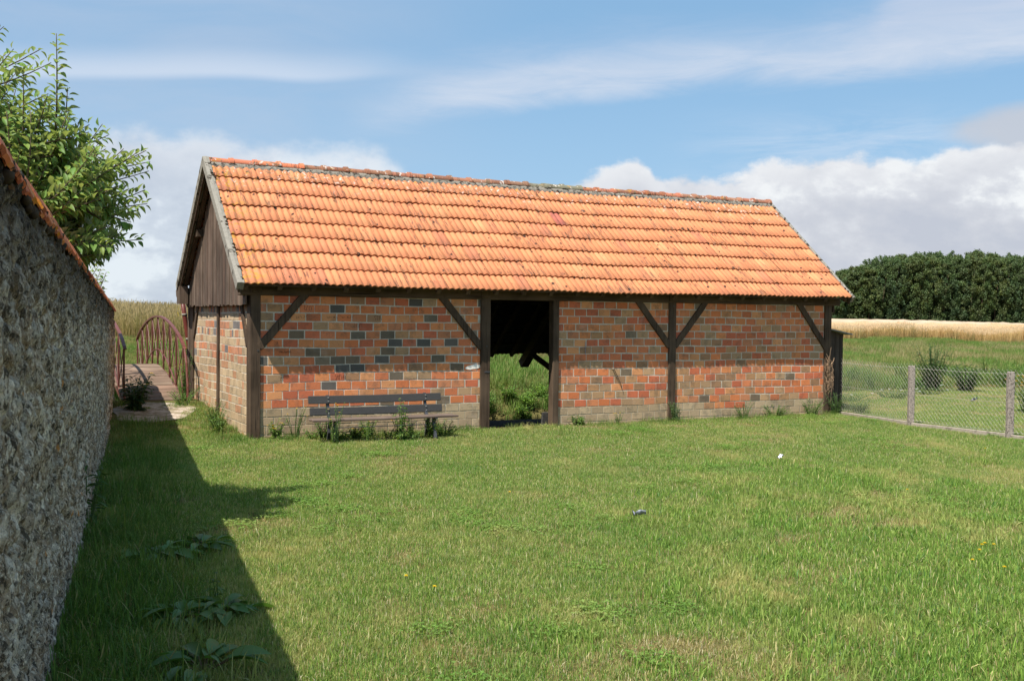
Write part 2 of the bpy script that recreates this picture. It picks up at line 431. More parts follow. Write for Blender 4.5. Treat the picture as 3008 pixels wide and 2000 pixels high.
tag(linkmesh('path', me), kind='structure')
def in_path(X, Y, m=1.0):
    dx, dy = X - PC[0], Y - PC[1]; a = YAW + 1.3
    x = dx * math.cos(a) + dy * math.sin(a); y = -dx * math.sin(a) + dy * math.cos(a)
    return (x / .95) ** 2 + (y / .62) ** 2 < m

# ------------------------------------------------------------------ WASH HOUSE
house = empty('wash_house', (X0, Y0, 0), YAW, 'long brick and timber wash house with an orange tiled roof and open doorway', 'wash house')
BP = .237; BH = .128; GAP = .0135
ORA = [(.60, .205, .085), (.56, .18, .075), (.62, .24, .10), (.54, .21, .10), (.60, .28, .13), (.51, .17, .08), (.57, .20, .095), (.50, .21, .11)]
RED = [(.48, .14, .075), (.53, .155, .08)]
BRN = [(.36, .20, .11), (.44, .25, .13), (.38, .25, .15), (.33, .19, .11), (.44, .28, .16)]
DRK = [(.12, .11, .10), (.15, .125, .095), (.10, .095, .09), (.18, .135, .095), (.20, .155, .11)]
GRY = [(.40, .305, .20), (.44, .345, .23), (.36, .275, .185), (.42, .32, .215)]
def brick_field(name, face, a0, a1, zlo, zhi, pick, depth_dir, pitch=None, hole=None, mort_col=(1, 1, 1), header=False):
    """bricks on a vertical face. face(a, d, z) gives the local point, d = depth behind the face"""
    rnd = random.Random(hash(name) % 1000 if False else len(name) * 7 + int(a0 * 10) + int(a1 * 31))
    V = []; Fq = []; C = []; row = 0; z1 = HP - .2 * BH * 0
    z = HP - .012
    while z > zlo - BH:
        hh = BH - GAP; zt = z; zb = z - hh
        hdr = header and row % 3 == 1
        p = (pitch or BP) * (.5 if hdr else 1)
        a = a0 - (rnd.random() * .04 + (.5 * p if row % 2 else .02))
        while a < a1:
            b0, b1 = max(a, a0 + .004), min(a + p - GAP, a1 - .004)
            if b1 - b0 > .03:
                col = pick(rnd, (b0 + b1) / 2, (zt + zb) / 2, row)
                k = rnd.uniform(.90, 1.12); col = (min(.8, col[0] * k * 1.12), min(.8, col[1] * k * 1.07), col[2] * k)
                j = lambda s=.0028: rnd.uniform(-s, s)
                dd = rnd.uniform(0, .003)
                base = len(V)
                wv = lambda a_: .0065 * math.sin(a_ * 1.7 + row * .5) + .004 * math.sin(a_ * 4.3 + row)
                cs = [(b0 + j(), zb + wv(b0) + j(.003)), (b1 + j(), zb + wv(b1) + j(.003)), (b1 + j(), zt + wv(b1) + j(.003)), (b0 + j(), zt + wv(b0) + j(.003))]
                for (x, y) in cs: V.append(face(x, .009, y))
                for i, (x, y) in enumerate(cs):
                    sx = 1 if i in (0, 3) else -1; sz = 1 if i in (0, 1) else -1
                    V.append(face(x + sx * .0028, dd, y + sz * .0028))
                C += [col] * 8
                for i in range(4):
                    q = (i + 1) % 4; Fq.append((base + i, base + q, base + 4 + q, base + 4 + i))
                Fq.append((base + 4, base + 5, base + 6, base + 7))
            a += p + rnd.uniform(-.005, .005)
        z -= BH; row += 1
    nb = len(Fq)
    # mortar face: gently uneven grid
    base = len(V); na = max(2, int((a1 - a0) / .06)); nz = 40
    zl = zlo - .1
    for i in range(na + 1):
        for k in range(nz + 1):
            a = a0 + (a1 - a0) * i / na; zz = zl + (HP - zl) * k / nz
            V.append(face(a, .0055 + .002 * mnoise.noise(Vector((a * 9, zz * 9, len(name)))), zz))
    mc = []
    for i in range(na + 1):
        for k in range(nz + 1):
            zz = zl + (HP - zl) * k / nz; g = .72 if zz < .36 else 1
            mc.append((mort_col[0] * g, mort_col[1] * g * (.95 if g < 1 else 1), mort_col[2] * g * (.84 if g < 1 else 1)))
    C += mc
    for i in range(na):
        for k in range(nz):
            q = base + i * (nz + 1) + k; Fq.append((q, q + nz + 1, q + nz + 2, q + 1))
    mi = [0] * nb + [1] * (len(Fq) - nb)
    me = np_mesh(name, np.array(V), np.array(Fq), None, np.array(C), mats=[M['brick'], M['mortar']], matidx=mi)
    o = linkmesh(name, me, house); return o
def pickL(r, a, z, row):
    if z < .40 + r.uniform(-.02, .02): return r.choice(GRY)
    x = r.random()
    return r.choice(DRK) if x < .10 else r.choice(BRN) if x < .24 else r.choice(RED) if x < .40 else r.choice(ORA)
def pickR(r, a, z, row):
    if z < .27: return r.choice(GRY)
    x = r.random()
    pb_ = .16 if z > 1.6 else .30 if z > .95 else .42
    return r.choice(DRK[3:]) if x < .012 else r.choice(BRN) if x < pb_ else r.choice(RED) if x < pb_ + .15 else r.choice(ORA)
def pickR2(r, a, z, row):
    if z < .27 + .05 * math.sin(a * 2): return r.choice(GRY)
    return pickR(r, a, max(z, .5), row)
def pickG(r, a, z, row):
    x = r.random()
    if z < 1.0 or row % 3 == 2: return r.choice(GRY) if x < .8 else (.40, .22, .13)
    return (.42, .20, .12) if x < .40 else (.50, .20, .10) if x < .52 else (.16, .15, .15) if x < .66 else r.choice(GRY)
ff = lambda a, d, z: (a, .028 + d, z)
for nm, a0, a1, pk in (('brick_panel', .15, 3.71, pickL), ('brick_panel', 5.15, 7.41, pickR), ('brick_panel', 7.55, 11.08, pickR2)):
    brick_field(nm, ff, a0, a1, -.05, HP, pk, 1)
fg = lambda a, d, z: (.03 + d, a, z)
brick_field('gable_brick_panel', fg, .235, 2.21, -.02, HP, pickG, 1, header=True)
brick_field('gable_brick_panel', fg, 2.33, 4.36, .1, HP, pickG, 1, header=True)
# solid core behind the brick faces, and the plain right gable
core = MB()
core.box(.16, 3.70, .05, .18, -.15, HP - .01); core.box(5.17, 11.06, .05, .18, -.15, HP - .01)
core.box(.055, .17, .24, 4.36, -.2, HP - .01); core.box(L - .18, L - .04, .24, 4.3, -.2, HP - .01)
core.build('inner_wall', M['mortar'], house)
# posts
def post(u0, u1, d0, d1, z0=-.12, z1=HP, name='post'):
    b = MB(); b.timber(((u0 + u1) / 2, (d0 + d1) / 2, z0), ((u0 + u1) / 2, (d0 + d1) / 2, z1), d1 - d0, u1 - u0, (1, 0, 0), 8, .004)
    return b.build(name, M['wood_v'], house, bevel=.008)
post(0, .15, 0, .235, name='corner_post'); post(3.705, 3.876, 0, .16); post(5.04, 5.157, 0, .15)
post(7.40, 7.555, 0, .16); post(11.07, 11.24, 0, .2, name='corner_post')
post(0.0, .13, 2.21, 2.33); post(0, .16, 4.36, 4.62, name='corner_post'); post(L - .16, L, 4.3, 4.5, name='corner_post')
for uu in (3.4, 5.6, 8.4): post(uu, uu + .16, 4.36, 4.52, -.9)
def brace(p0, p1, w=.115, th=.11, d=.0):
    b = MB(); b.timber(p0, p1, w, th, (0, 1, 0), 5, .004); return b.build('brace', M['wood_v'], house, bevel=.007)
db = .0 + .055
for p0, p1 in (((.13, db, 1.33), (.83, db, 2.13)), ((3.73, db, 1.31), (3.01, db, 2.13)), ((7.42, db, 1.32), (6.73, db, 2.13)),
               ((7.54, db, 1.32), (8.22, db, 2.13)), ((11.12, db, 1.27), (10.41, db, 2.13))):
    brace(p0, p1)
def gbrace(p0, p1):
    b = MB(); b.timber(p0, p1, .11, .09, (1, 0, 0), 5, .003); b.build('brace', M['wood_v'], house, bevel=.006)
gbrace((.045, .24, 1.35), (.045, .75, 2.13)); gbrace((.045, 4.35, 1.40), (.045, 3.85, 2.13))
# plates, ties, principal timbers
def beam(name, p0, p1, w, h, side, mat, n=12): 
    b = MB(); b.timber(p0, p1, w, h, side, n, .004); return b.build(name, M[mat], house, bevel=.008)
beam('wall_plate', (UL + .12, .085, HP + .07), (L + .22, .085, HP + .07), .16, .17, (0, 1, 0), 'wood_u', 30)
beam('wall_plate', (-.15, 4.47, HP + .09), (L + .22, 4.47, HP + .09), .18, .17, (0, 1, 0), 'wood_u', 30)
for uu in (.08, 3.78, 7.47, L - .1):
    beam('tie_beam', (uu, -.02, HP + .10), (uu, 4.6, HP + .10), .16, .16, (1, 0, 0), 'wood_w')
for ww, zz in ((1.12, ZR - SL * (WR - 1.12) - .24), (WR * 2 - 1.12, ZR - SL * (WR - 1.12) - .24), (WR, ZR - .22)):
    beam('purlin', (UL + .10, ww, zz), (UR - .10, ww, zz), .13, .16, (0, 1, 0), 'wood_u', 24)
# rafters
zr = lambda w: ZR - SL * abs(w - WR)
nraf = 24
for i in range(nraf):
    uu = UL + .14 + (UR - UL - .28) * i / (nraf - 1)
    z0 = zr(-.235) - .095
    beam('rafter', (uu, -.235, z0), (uu, WR, ZR - .095), .085, .075, (1, 0, 0), 'wood_w', 4)
    we = 4.47 if not (.7 < uu < 10.9) else 6.02
    beam('rafter', (uu, we, zr(we) - .095), (uu, WR, ZR - .095), .085, .075, (1, 0, 0), 'wood_w', 4)
# strut that hangs over the water and its brace
beam('strut', (7.66, 5.97, .74), (7.66, 4.5, 2.0), .19, .2, (1, 0, 0), 'wood_w')
beam('brace', (8.62, 5.6, .35), (7.62, 5.6, 1.03), .11, .10, (0, 1, 0), 'wood_u')
post(8.56, 8.72, 5.5, 5.66, -.95, 1.2)
# battens under the tiles
bt = MB()
for i in range(9):
    for sgn in (-1, 1):
        w = WR + sgn * (.12 + i * .285)
        if sgn > 0 or w > -.26:
            bt.box(UL + .06, UR - .06, w - .02, w + .02, zr(w) - .055, zr(w) - .03)
for i in range(6):
    w = 4.75 + i * .25; bt.box(.7, 10.95, w - .02, w + .02, zr(w) - .055, zr(w) - .03)
bt.build('roof_battens', M['wood_u'], house)

ln = MB()  # added dark sheet below the tiles, stands in for the interior shade
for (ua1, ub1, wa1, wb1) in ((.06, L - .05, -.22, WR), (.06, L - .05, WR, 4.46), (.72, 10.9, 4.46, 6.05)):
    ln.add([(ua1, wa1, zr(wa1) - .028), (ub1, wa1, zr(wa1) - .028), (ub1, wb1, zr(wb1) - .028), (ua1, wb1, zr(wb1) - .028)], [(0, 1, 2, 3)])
ln.build('roof_shade_sheet', M['floor'], house)
# tile slopes
def tile_slope(name, u0, u1, s0, s1, rows, sgn, seed):
    """s measured down the slope from the ridge; sgn -1 = towards the garden"""
    rnd = np.random.default_rng(seed)
    ca, sa = 1 / math.sqrt(1 + SL * SL), SL / math.sqrt(1 + SL * SL)
    TW = .211; nt = int(round((u1 - u0) / TW)); TW = (u1 - u0) / nt; ex = (s1 - s0) / rows
    prof_t = np.linspace(0, 1, 19); ph = (prof_t * 2) % 1.0
    # each tile: two rolled ridges with a narrow water groove between them
    def prof(t):
        x = (t * 2) % 1.0
        h = .021 * np.sin(np.pi * np.clip((x - .06) / .80, 0, 1)) ** .8
        h += .006 * np.exp(-((x - .93) / .035) ** 2)
        return h
    V = []; F = []; C = []
    PAL = np.array([(.58, .225, .098), (.57, .215, .096), (.59, .235, .104), (.57, .22, .10), (.54, .20, .095), (.61, .265, .12), (.50, .185, .095)])
    drift = rnd.normal(0, .004, (rows, nt))
    for r in range(rows):
        for i in range(nt):
            uL = u0 + i * TW + rnd.normal(0, .0012); tilt = rnd.normal(0, .004)
            st = s0 + r * ex - .05; sb = s0 + (r + 1) * ex + rnd.normal(0, .004) + .004 * math.sin(i * .21 + r)
            lift = .036 + rnd.normal(0, .0028)
            c = PAL[rnd.choice(7, p=[.28, .22, .20, .14, .07, .06, .03])] * rnd.uniform(.93, 1.06)
            if rnd.random() < .002: c = np.array((.42, .13, .09))
            b = len(V)
            hh = prof(prof_t)
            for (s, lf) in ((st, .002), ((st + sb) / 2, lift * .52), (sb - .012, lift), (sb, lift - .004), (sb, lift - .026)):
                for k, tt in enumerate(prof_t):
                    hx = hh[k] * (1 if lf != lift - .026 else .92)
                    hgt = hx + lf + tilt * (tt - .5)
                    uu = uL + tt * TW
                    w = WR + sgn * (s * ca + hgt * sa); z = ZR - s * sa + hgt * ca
                    V.append((uu, w, z)); C.append(c if lf < lift - .003 and lf != lift - .026 else c * (.62 if lf == lift else .30))  # lower edge rings darkened: painted shadow line under each course
            m = len(prof_t)
            for j in range(4):
                for k in range(m - 1):
                    q = b + j * m + k
                    F.append((q, q + m, q + m + 1, q + 1) if sgn < 0 else (q, q + 1, q + m + 1, q + m))
    V = np.array(V)
    # the old roof sags a little between its trusses
    sag = -.018 * np.sin(np.clip((V[:, 0] - u0) / (u1 - u0), 0, 1) * np.pi) ** 2
    V[:, 2] += sag + .008 * np.sin(V[:, 0] * 1.7)
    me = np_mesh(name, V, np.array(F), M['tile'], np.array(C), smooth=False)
    return linkmesh(name, me, house)
SLEN = math.hypot(WR + OV, ZR - ZE)
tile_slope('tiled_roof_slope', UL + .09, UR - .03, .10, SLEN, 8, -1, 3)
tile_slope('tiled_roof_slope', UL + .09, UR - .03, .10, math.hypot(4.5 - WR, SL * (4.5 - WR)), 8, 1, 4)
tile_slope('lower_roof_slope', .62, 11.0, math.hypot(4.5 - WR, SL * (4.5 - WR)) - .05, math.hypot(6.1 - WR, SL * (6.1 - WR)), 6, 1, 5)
# ridge tiles
b = MB(); rt = random.Random(5); nrd = 30; lrd = (UR - UL - .12) / nrd
RC = [(.58, .20, .095), (.55, .17, .08), (.50, .165, .09)]
for i in range(nrd):
    u0 = UL + .10 + i * lrd
    c = rt.choice(RC); k = rt.uniform(.9, 1.1)
    if i > 3: k *= rt.choice([.5, .62, .75, .9]); 
    c = tuple(v * k for v in c)
    if i > 3: g_ = rt.uniform(.15, .6); c = tuple(v * (1 - g_) + q * g_ for v, q in zip(c, (.20, .17, .12)))
    if i in (15, 16, 17): c = (.20, .19, .13)
    dz = rt.uniform(-.006, .006) - .018 * math.sin(math.pi * i / nrd) ** 2; dy = rt.uniform(-.006, .006)
    prof = [(0, .098), (lrd * .80, .088), (lrd * .82, .112), (lrd * .985, .116), (lrd * 1.0, .098)]
    V = []; nn = 12
    for (du, r) in prof:
        for k2 in range(nn + 1):
            a = math.pi * (k2 / nn) 
            V.append((u0 + du, WR + dy - math.cos(a) * r * 1.12, ZR - .015 + dz + math.sin(a) * r * .86 - .012))
    Fc = []
    for q in range(len(prof) - 1):
        for k2 in range(nn):
            s = q * (nn + 1) + k2; Fc.append((s, s + 1, s + nn + 2, s + nn + 1))
    Fc.append(tuple(range(nn, -1, -1))); Fc.append(tuple(len(V) - nn - 1 + k3 for k3 in range(nn + 1)))
    b.add(V, Fc, c)
b.build('ridge_tiles', M['ridge_tile'], house, smooth=False)
# bedding mortar along both sides of the ridge
for sgn in (-1, 1):
    V = []; Fq = []; n = 240
    for i in range(n + 1):
        uu = UL + .10 + (UR - UL - .14) * i / n
        nz_ = mnoise.noise(Vector((uu * 6, sgn, 2))); n2_ = mnoise.noise(Vector((uu * 17, sgn, 5)))
        sg = -.018 * math.sin(math.pi * i / n) ** 2
        for (dw, dz) in ((.085, -.02), (.125, -.045), (.165 + .012 * nz_ + .012 * n2_, -.085 + .012 * n2_), (.165, -.14)):
            V.append((uu, WR + sgn * dw, ZR + dz + sg + .006 * nz_))
    for i in range(n):
        for k in range(3):
            q = i * 4 + k; Fq.append((q, q + 4, q + 5, q + 1))
    linkmesh('ridge_mortar', np_mesh('ridge_mortar', np.array(V), np.array(Fq), M['ridge_mortar'], np.ones((len(V), 3)), True), house)
# verges: concrete strip along every sloping edge, lumpy with moss
def verge(ua_, ub_, sgn, slen):
    ca, sa = 1 / math.sqrt(1 + SL * SL), SL / math.sqrt(1 + SL * SL); n = 60
    V = []; Fq = []
    for i in range(n + 1):
        s = -.03 + (slen + .05) * i / n
        lo, hi = -.075, .052
        k = mnoise.noise(Vector((s * 9, ua_ * 3, sgn))); k2 = mnoise.noise(Vector((s * 23, ua_, sgn + 4)))
        ring = [(ua_, lo), (ua_, hi + .006 * k), (ua_ + (ub_ - ua_) * .5, hi + .008 + .010 * k2), (ub_ + .010 * k, hi + .004 * k), (ub_, lo)]
        for (uu, h) in ring:
            V.append((uu, WR + sgn * (s * ca + h * sa), ZR - s * sa + h * ca))
    for i in range(n):
        for k in range(5):
            q = i * 5 + k; q2 = i * 5 + (k + 1) % 5; Fq.append((q, q2, q2 + 5, q + 5))
    Fe = [np.array(Fq), np.array([[0, 1, 2, 3, 4], [n * 5 + 4 - j for j in range(5)]])]
    linkmesh('verge', np_mesh('verge', np.array(V), Fe, M['verge'], np.ones((len(V), 3))), house)
    # moss lumps sitting on the inner edge
    mm = MB(); rr = random.Random(int(ua_ * 10) + sgn)
    for i in range(30):
        s = rr.uniform(.05, slen); 
        if mnoise.noise(Vector((s * 1.6, ua_, sgn))) < -.25: continue
        r = rr.uniform(.010, .028); uu = ub_ + rr.uniform(-.035, .012) if ub_ > ua_ else ub_ - rr.uniform(-.03, .012)
        c = Vector((uu, WR + sgn * (s * ca + .055 * sa), ZR - s * sa + .055 * ca))
        pts = []
        for th in range(4):
            for ph in range(6):
                a = math.pi * (th + .5) / 4; p = math.pi * 2 * ph / 6
                k = 1 + .4 * (rr.random() - .5)
                pts.append(c + Vector((math.sin(a) * math.cos(p), math.sin(a) * math.sin(p), .7 * math.cos(a))) * r * k)
        Fm = [(t * 6 + p, t * 6 + (p + 1) % 6, t * 6 + 6 + (p + 1) % 6, t * 6 + 6 + p) for t in range(3) for p in range(6)]
        Fm += [tuple(range(5, -1, -1)), tuple(range(18, 24))]
        mm.add(pts, Fm)
    mm.build('moss', M['soil'], house, smooth=True)['kind'] = 'stuff'
for sgn, sl in ((-1, SLEN), (1, math.hypot(4.5 - WR, SL * (4.5 - WR)))):
    verge(UL, UL + .10, sgn, sl); verge(UR, UR - .06, sgn, sl)
# timber barge boards under the verges
for uu in (UL + .05, UR - .05):
    for sgn, we in ((-1, -.26), (1, 4.48)):
        beam('barge_board', (uu, we, zr(we) - .10), (uu, WR, ZR - .10), .12, .03, (1, 0, 0), 'wood_w', 6)
# carved end blocks at the left eaves
for (w, zt) in ((4.42, zr(4.42) - .12),):
    b = MB()
    b.add([(UL + .02, w + .22, zt - .02), (UL + .02, w + .20, zt - .12), (UL + .02, w + .12, zt - .16), (UL + .02, w + .12, zt - .27), (UL + .02, w - .15, zt - .27), (UL + .02, w - .15, zt + .05),
           (UL + .17, w + .22, zt - .02), (UL + .17, w + .20, zt - .12), (UL + .17, w + .12, zt - .16), (UL + .17, w + .12, zt - .27), (UL + .17, w - .15, zt - .27), (UL + .17, w - .15, zt + .05)],
          [(0, 1, 2, 3, 4, 5), (11, 10, 9, 8, 7, 6)] + [(i, i + 6, (i + 1) % 6 + 6, (i + 1) % 6) for i in range(6)])
    b.build('corbel', M['board'], house)
# gable boards
def gable_boards(uf, sgn, w0, w1, zb):
    b = MB(); rr = random.Random(9); w = w0
    while w < w1:
        bw = rr.choice([.095, .11, .12, .10]); w2 = min(w + bw, w1)
        zt = min(zr(max(w, -.15)), zr(min(w2, 4.6))) - .10
        if w < -.02: zt = min(zt, 2.2)
        d = rr.uniform(0, .012); k = rr.uniform(.75, 1.15); k2 = k * rr.uniform(.92, 1.04)
        zz = zb + rr.uniform(-.02, .012)
        gap = rr.uniform(.004, .009)
        b.box(min(uf - sgn * d, uf - sgn * (d + .02)), max(uf - sgn * d, uf - sgn * (d + .02)), w + gap, w2, zz, zt, (k, k2, k2))
        b.box(min(uf - sgn * (d - .012), uf - sgn * d), max(uf - sgn * (d - .012), uf - sgn * d), w2 - .014, w2 + .022, zz + rr.uniform(-.01, .01), zt, (k * .9, k2 * .86, k2 * .84))
        w = w2
    b.build('gable_boards', M['board'], house, bevel=.002)
gable_boards(-.045, 1, .0, 4.62, 1.955); gable_boards(L + .045, -1, .0, 4.5, 1.955)
# rainwater pipe at the back corner and weathered boards beside the back post
b = MB(); b.tube([(-.10, 4.85, 2.12), (-.06, 4.80, 1.75), (.02, 4.78, 1.15), (.03, 4.78, .25)], .042, 10)
b.build('rainwater_pipe', M['pipe'], house, smooth=True)
for q in ((-.09, 4.84, 2.02), (-.065, 4.805, 1.8), (0, 4.782, 1.35)):
    b = MB(); b.tube([(q[0], q[1], q[2] - .02), (q[0], q[1], q[2] + .02)], .05, 10); b.build('pipe_bracket', M['verge'], house, smooth=True)
b = MB(); b.box(-.02, .02, 4.62, 4.74, .0, 1.98); b.box(-.03, .0, 4.745, 4.80, .0, 1.2); b.build('side_board', M['board'], house, bevel=.004)
# floor, sill, kerb of the wash basin and the dark slab standing inside the door
b = MB(); b.box(3.8, 5.1, .03, .36, -.3, -.03); b.build('door_sill', M['floor'], house, bevel=.01)
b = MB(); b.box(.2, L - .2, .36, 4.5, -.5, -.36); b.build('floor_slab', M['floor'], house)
b = MB(); b.add([(4.90, .16, -.25), (5.06, .16, -.25), (5.06, .16, .22), (4.95, .16, .22), (4.90, .21, -.25), (5.06, .21, -.25), (5.06, .21, .22), (4.95, .21, .22)],
                [(0, 1, 2, 3), (7, 6, 5, 4), (0, 4, 5, 1), (1, 5, 6, 2), (2, 6, 7, 3), (3, 7, 4, 0)])
b.build('stone_slab', M['floor'], house, bevel=.01)
# bits on the wall: old mortar patch, nail with a hanging cord, scratched marks
b = MB(); rr = random.Random(3)
V = [(3.44 + .13 * (1 + math.cos(a)) * (1 + .15 * rr.random()), .024, 1.005 + .032 * math.sin(a) * (1 + .4 * rr.random()) + .02 * math.cos(a)) for a in [2 * math.pi * i / 16 for i in range(16)]]
b.add(V + [(x, .030, z) for x, _, z in V], [tuple(range(15, -1, -1))] + [(i, (i + 1) % 16, (i + 1) % 16 + 16, i + 16) for i in range(16)], (1.6, 1.7, 1.9))
b.build('mortar_patch', M['mortar'], house)
def uat(x, w=0.0): 
    r = (x - 1504) / 3100; return (-X0 + SU * w + r * (Y0 + CU * w)) / (CU - SU * r)
def zat(x, y, w=0.0):
    u = uat(x, w); Y = Y0 + u * SU + w * CU; return 1.8 - (y - 934 - .0097 * (x - 1504)) / 3100 * Y
b = MB(); u1, z1 = uat(1803), zat(1803, 1084)
b.tube([(u1, .03, z1), (u1, -.02, z1 - .004)], .012, 6, (1.2, 1.1, 1)); b.build('hook', M['verge'], house)
b = MB(); b.tube([(u1, -.02, z1), (u1 + .07, -.012, z1 - .12), (u1 + .15, -.004, z1 - .26), (u1 + .2, .012, z1 - .38)], .006, 5); b.build('hanging_cord', M['wood_v'], house)
b = MB(); b.tube([(uat(1721), .020, zat(1721, 1004)), (uat(1722), .020, zat(1722, 1043))], .003, 4, (4, 5, 9)); b.build('chalk_line', M['bench_dark'], house)
b = MB(); rr = random.Random(4)
for (cx, cy, n, hh, ww) in ((905, 905, 4, 14, 26), (885, 932, 5, 9, 40), (976, 933, 6, 5, 32), (1020, 932, 6, 5, 32), (1110, 934, 4, 14, 22), (1052, 957, 5, 12, 26), (812, 1007, 3, 8, 10), (838, 1034, 9, 5, 34), (1003, 1108, 7, 14, 34), (828, 1112, 2, 9, 8), (1225, 911, 5, 4, 28)):
    for k in range(n):
        x = cx - ww / 2 + ww * (k + .5) / n; pts = []
        for q in range(4):
            xx, yy = x + rr.uniform(-3, 3), cy + hh * (q / 3 - .5) + rr.uniform(-1, 1)
            pts.append((uat(xx, .028), .0275, zat(xx, yy, .028)))
        b.tube(pts, .0022, 4)
b.build('scratched_marks', M['soil'], house)
for (px, py) in ((1430, 1092),):
    b = MB(); b.box(uat(1424), uat(1440), -.008, .0, zat(1430, 1093) - .012, zat(1430, 1093) + .012); b.build('iron_strap', M['cast'], house)
for (px, py) in ((758, 1030), (1393, 1024), (1430, 1018), (1978, 900), (2330, 900)):
    b = MB(); b.tube([(uat(px), .003, zat(px, py)), (uat(px), -.006, zat(px, py))], .012, 8); b.build('bolt', M['cast'], house)

# ------------------------------------------------------------------ BENCH
bu0, bu1 = .63, 2.80
bench = empty('park_bench', (*W2(0, 0), 0), YAW, 'low garden bench with charcoal back slats standing against the brick wall', 'bench')
def slat(name, u0, u1, wc, zc, tw, th, ang, mat):
    b = MB(); c, s = math.cos(ang), math.sin(ang); V = []
    for uu in (u0, (u0 + u1) / 2, u1):
        sag = -.006 if uu not in (u0, u1) else 0
        for (a, h) in ((-tw / 2, -th / 2), (tw / 2, -th / 2), (tw / 2, th / 2), (-tw / 2, th / 2)):
            V.append((uu, wc + a * c - h * s, zc + a * s + h * c + sag))
    F = [(i * 4 + j, i * 4 + (j + 1) % 4, i * 4 + 4 + (j + 1) % 4, i * 4 + 4 + j) for i in range(2) for j in range(4)]
    b.add(V, F + [(3, 2, 1, 0), (8, 9, 10, 11)]); return b.build(name, mat, bench, bevel=.006)
slat('back_slat', .70, 2.765, -.55, .592, .115, .028, R(80), M['bench_dark'])
slat('back_slat', .715, 2.775, -.575, .425, .110, .028, R(80), M['bench_dark'])
for k, wc in enumerate((-.95, -.85, -.745)):
    slat('seat_slat', .66 - .02 * (k == 0), 2.83 + .04 * (k == 0), wc, .335 + (-.004, 0, -.008)[k], .085, .03, R(2), M['bench_wood'])
for uu in (.99, 2.51):
    def strip(name, pts, wid=.045, th=.022):
        b = MB(); V = []; n = len(pts)
        for i, (w, z) in enumerate(pts):
            w0, z0 = pts[max(i - 1, 0)]; w1, z1_ = pts[min(i + 1, n - 1)]
            d = Vector((w1 - w0, z1_ - z0)).normalized(); nx = Vector((-d.y, d.x)) * th / 2 * (1.35 - .5 * i / n)
            for (a, sx) in ((-1, -1), (1, -1), (1, 1), (-1, 1)):
                V.append((uu + a * wid / 2, w + nx.x * sx, z + nx.y * sx))
        F = [(i * 4 + j, i * 4 + (j + 1) % 4, i * 4 + 4 + (j + 1) % 4, i * 4 + 4 + j) for i in range(n - 1) for j in range(4)]
        b.add(V, F + [(3, 2, 1, 0), tuple(4 * n - 4 + j for j in range(4))]); return b.build(name, M['cast'], bench, bevel=.003)
    strip('leg', [(-.90, .31), (-.885, .24), (-.90, .17), (-.93, .10), (-.955, .03), (-.97, -.05)], .05, .03)
    strip('leg', [(-.72, .31), (-.66, .26), (-.62, .19), (-.63, .12), (-.60, .05), (-.575, -.05)], .05, .026)
    strip('back_support', [(-.68, .30), (-.60, .34), (-.565, .42), (-.538, .52), (-.515, .655)], .045, .026)
    strip('seat_bracket', [(-.99, .312), (-.85, .315), (-.70, .305)], .04, .02)
    for (w, z) in ((-.564, .622), (-.574, .570), (-.590, .455), (-.600, .398)):
        b = MB(); b.tube([(uu, w, z), (uu, w - .008, z)], .010, 8); b.build('bolt', M['zinc'], bench)
b = MB(); b.tube([(1.0, -.76, .2), (2.5, -.76, .2)], .007, 6); b.build('tie_rod', M['cast'], bench)

# ------------------------------------------------------------------ SHED at the right end
shed = empty('lean_to_shed', (*W2(L, 0), 0), YAW, 'narrow dark board lean-to under a thin sloping roof behind the right corner', 'shed')
b = MB(); rr = random.Random(2); u = .06
while u < .72:
    w_ = rr.uniform(.07, .11); u2 = min(u + w_, .72); k = rr.uniform(.75, 1.2)
    zt = 1.66 - .17 * u2
    b.box(u + .004, u2, .42 + rr.uniform(0, .01), .45, -.08, zt, (k, k, k)); u = u2
b.box(.70, .725, .46, 2.2, -.08, 1.50); b.build('board_wall', M['shed_wood'], shed, bevel=.003)
b = MB(); V = [(-.02, .28, 1.70), (.84, .28, 1.545), (.84, 2.3, 1.545), (-.02, 2.3, 1.70)]
b.add(V + [(x, y, z - .022) for x, y, z in V], [(0, 1, 2, 3), (7, 6, 5, 4), (0, 4, 5, 1), (1, 5, 6, 2), (2, 6, 7, 3), (3, 7, 4, 0)])
b.build('sheet_roof', M['zinc'], shed)

# ------------------------------------------------------------------ STONE WALL
sw = empty('garden_wall', (WP0[0], WP0[1], 0), math.atan2(WDIR[1], WDIR[0]), 'tall rough rubble stone garden wall capped with mossy orange tiles', 'wall')
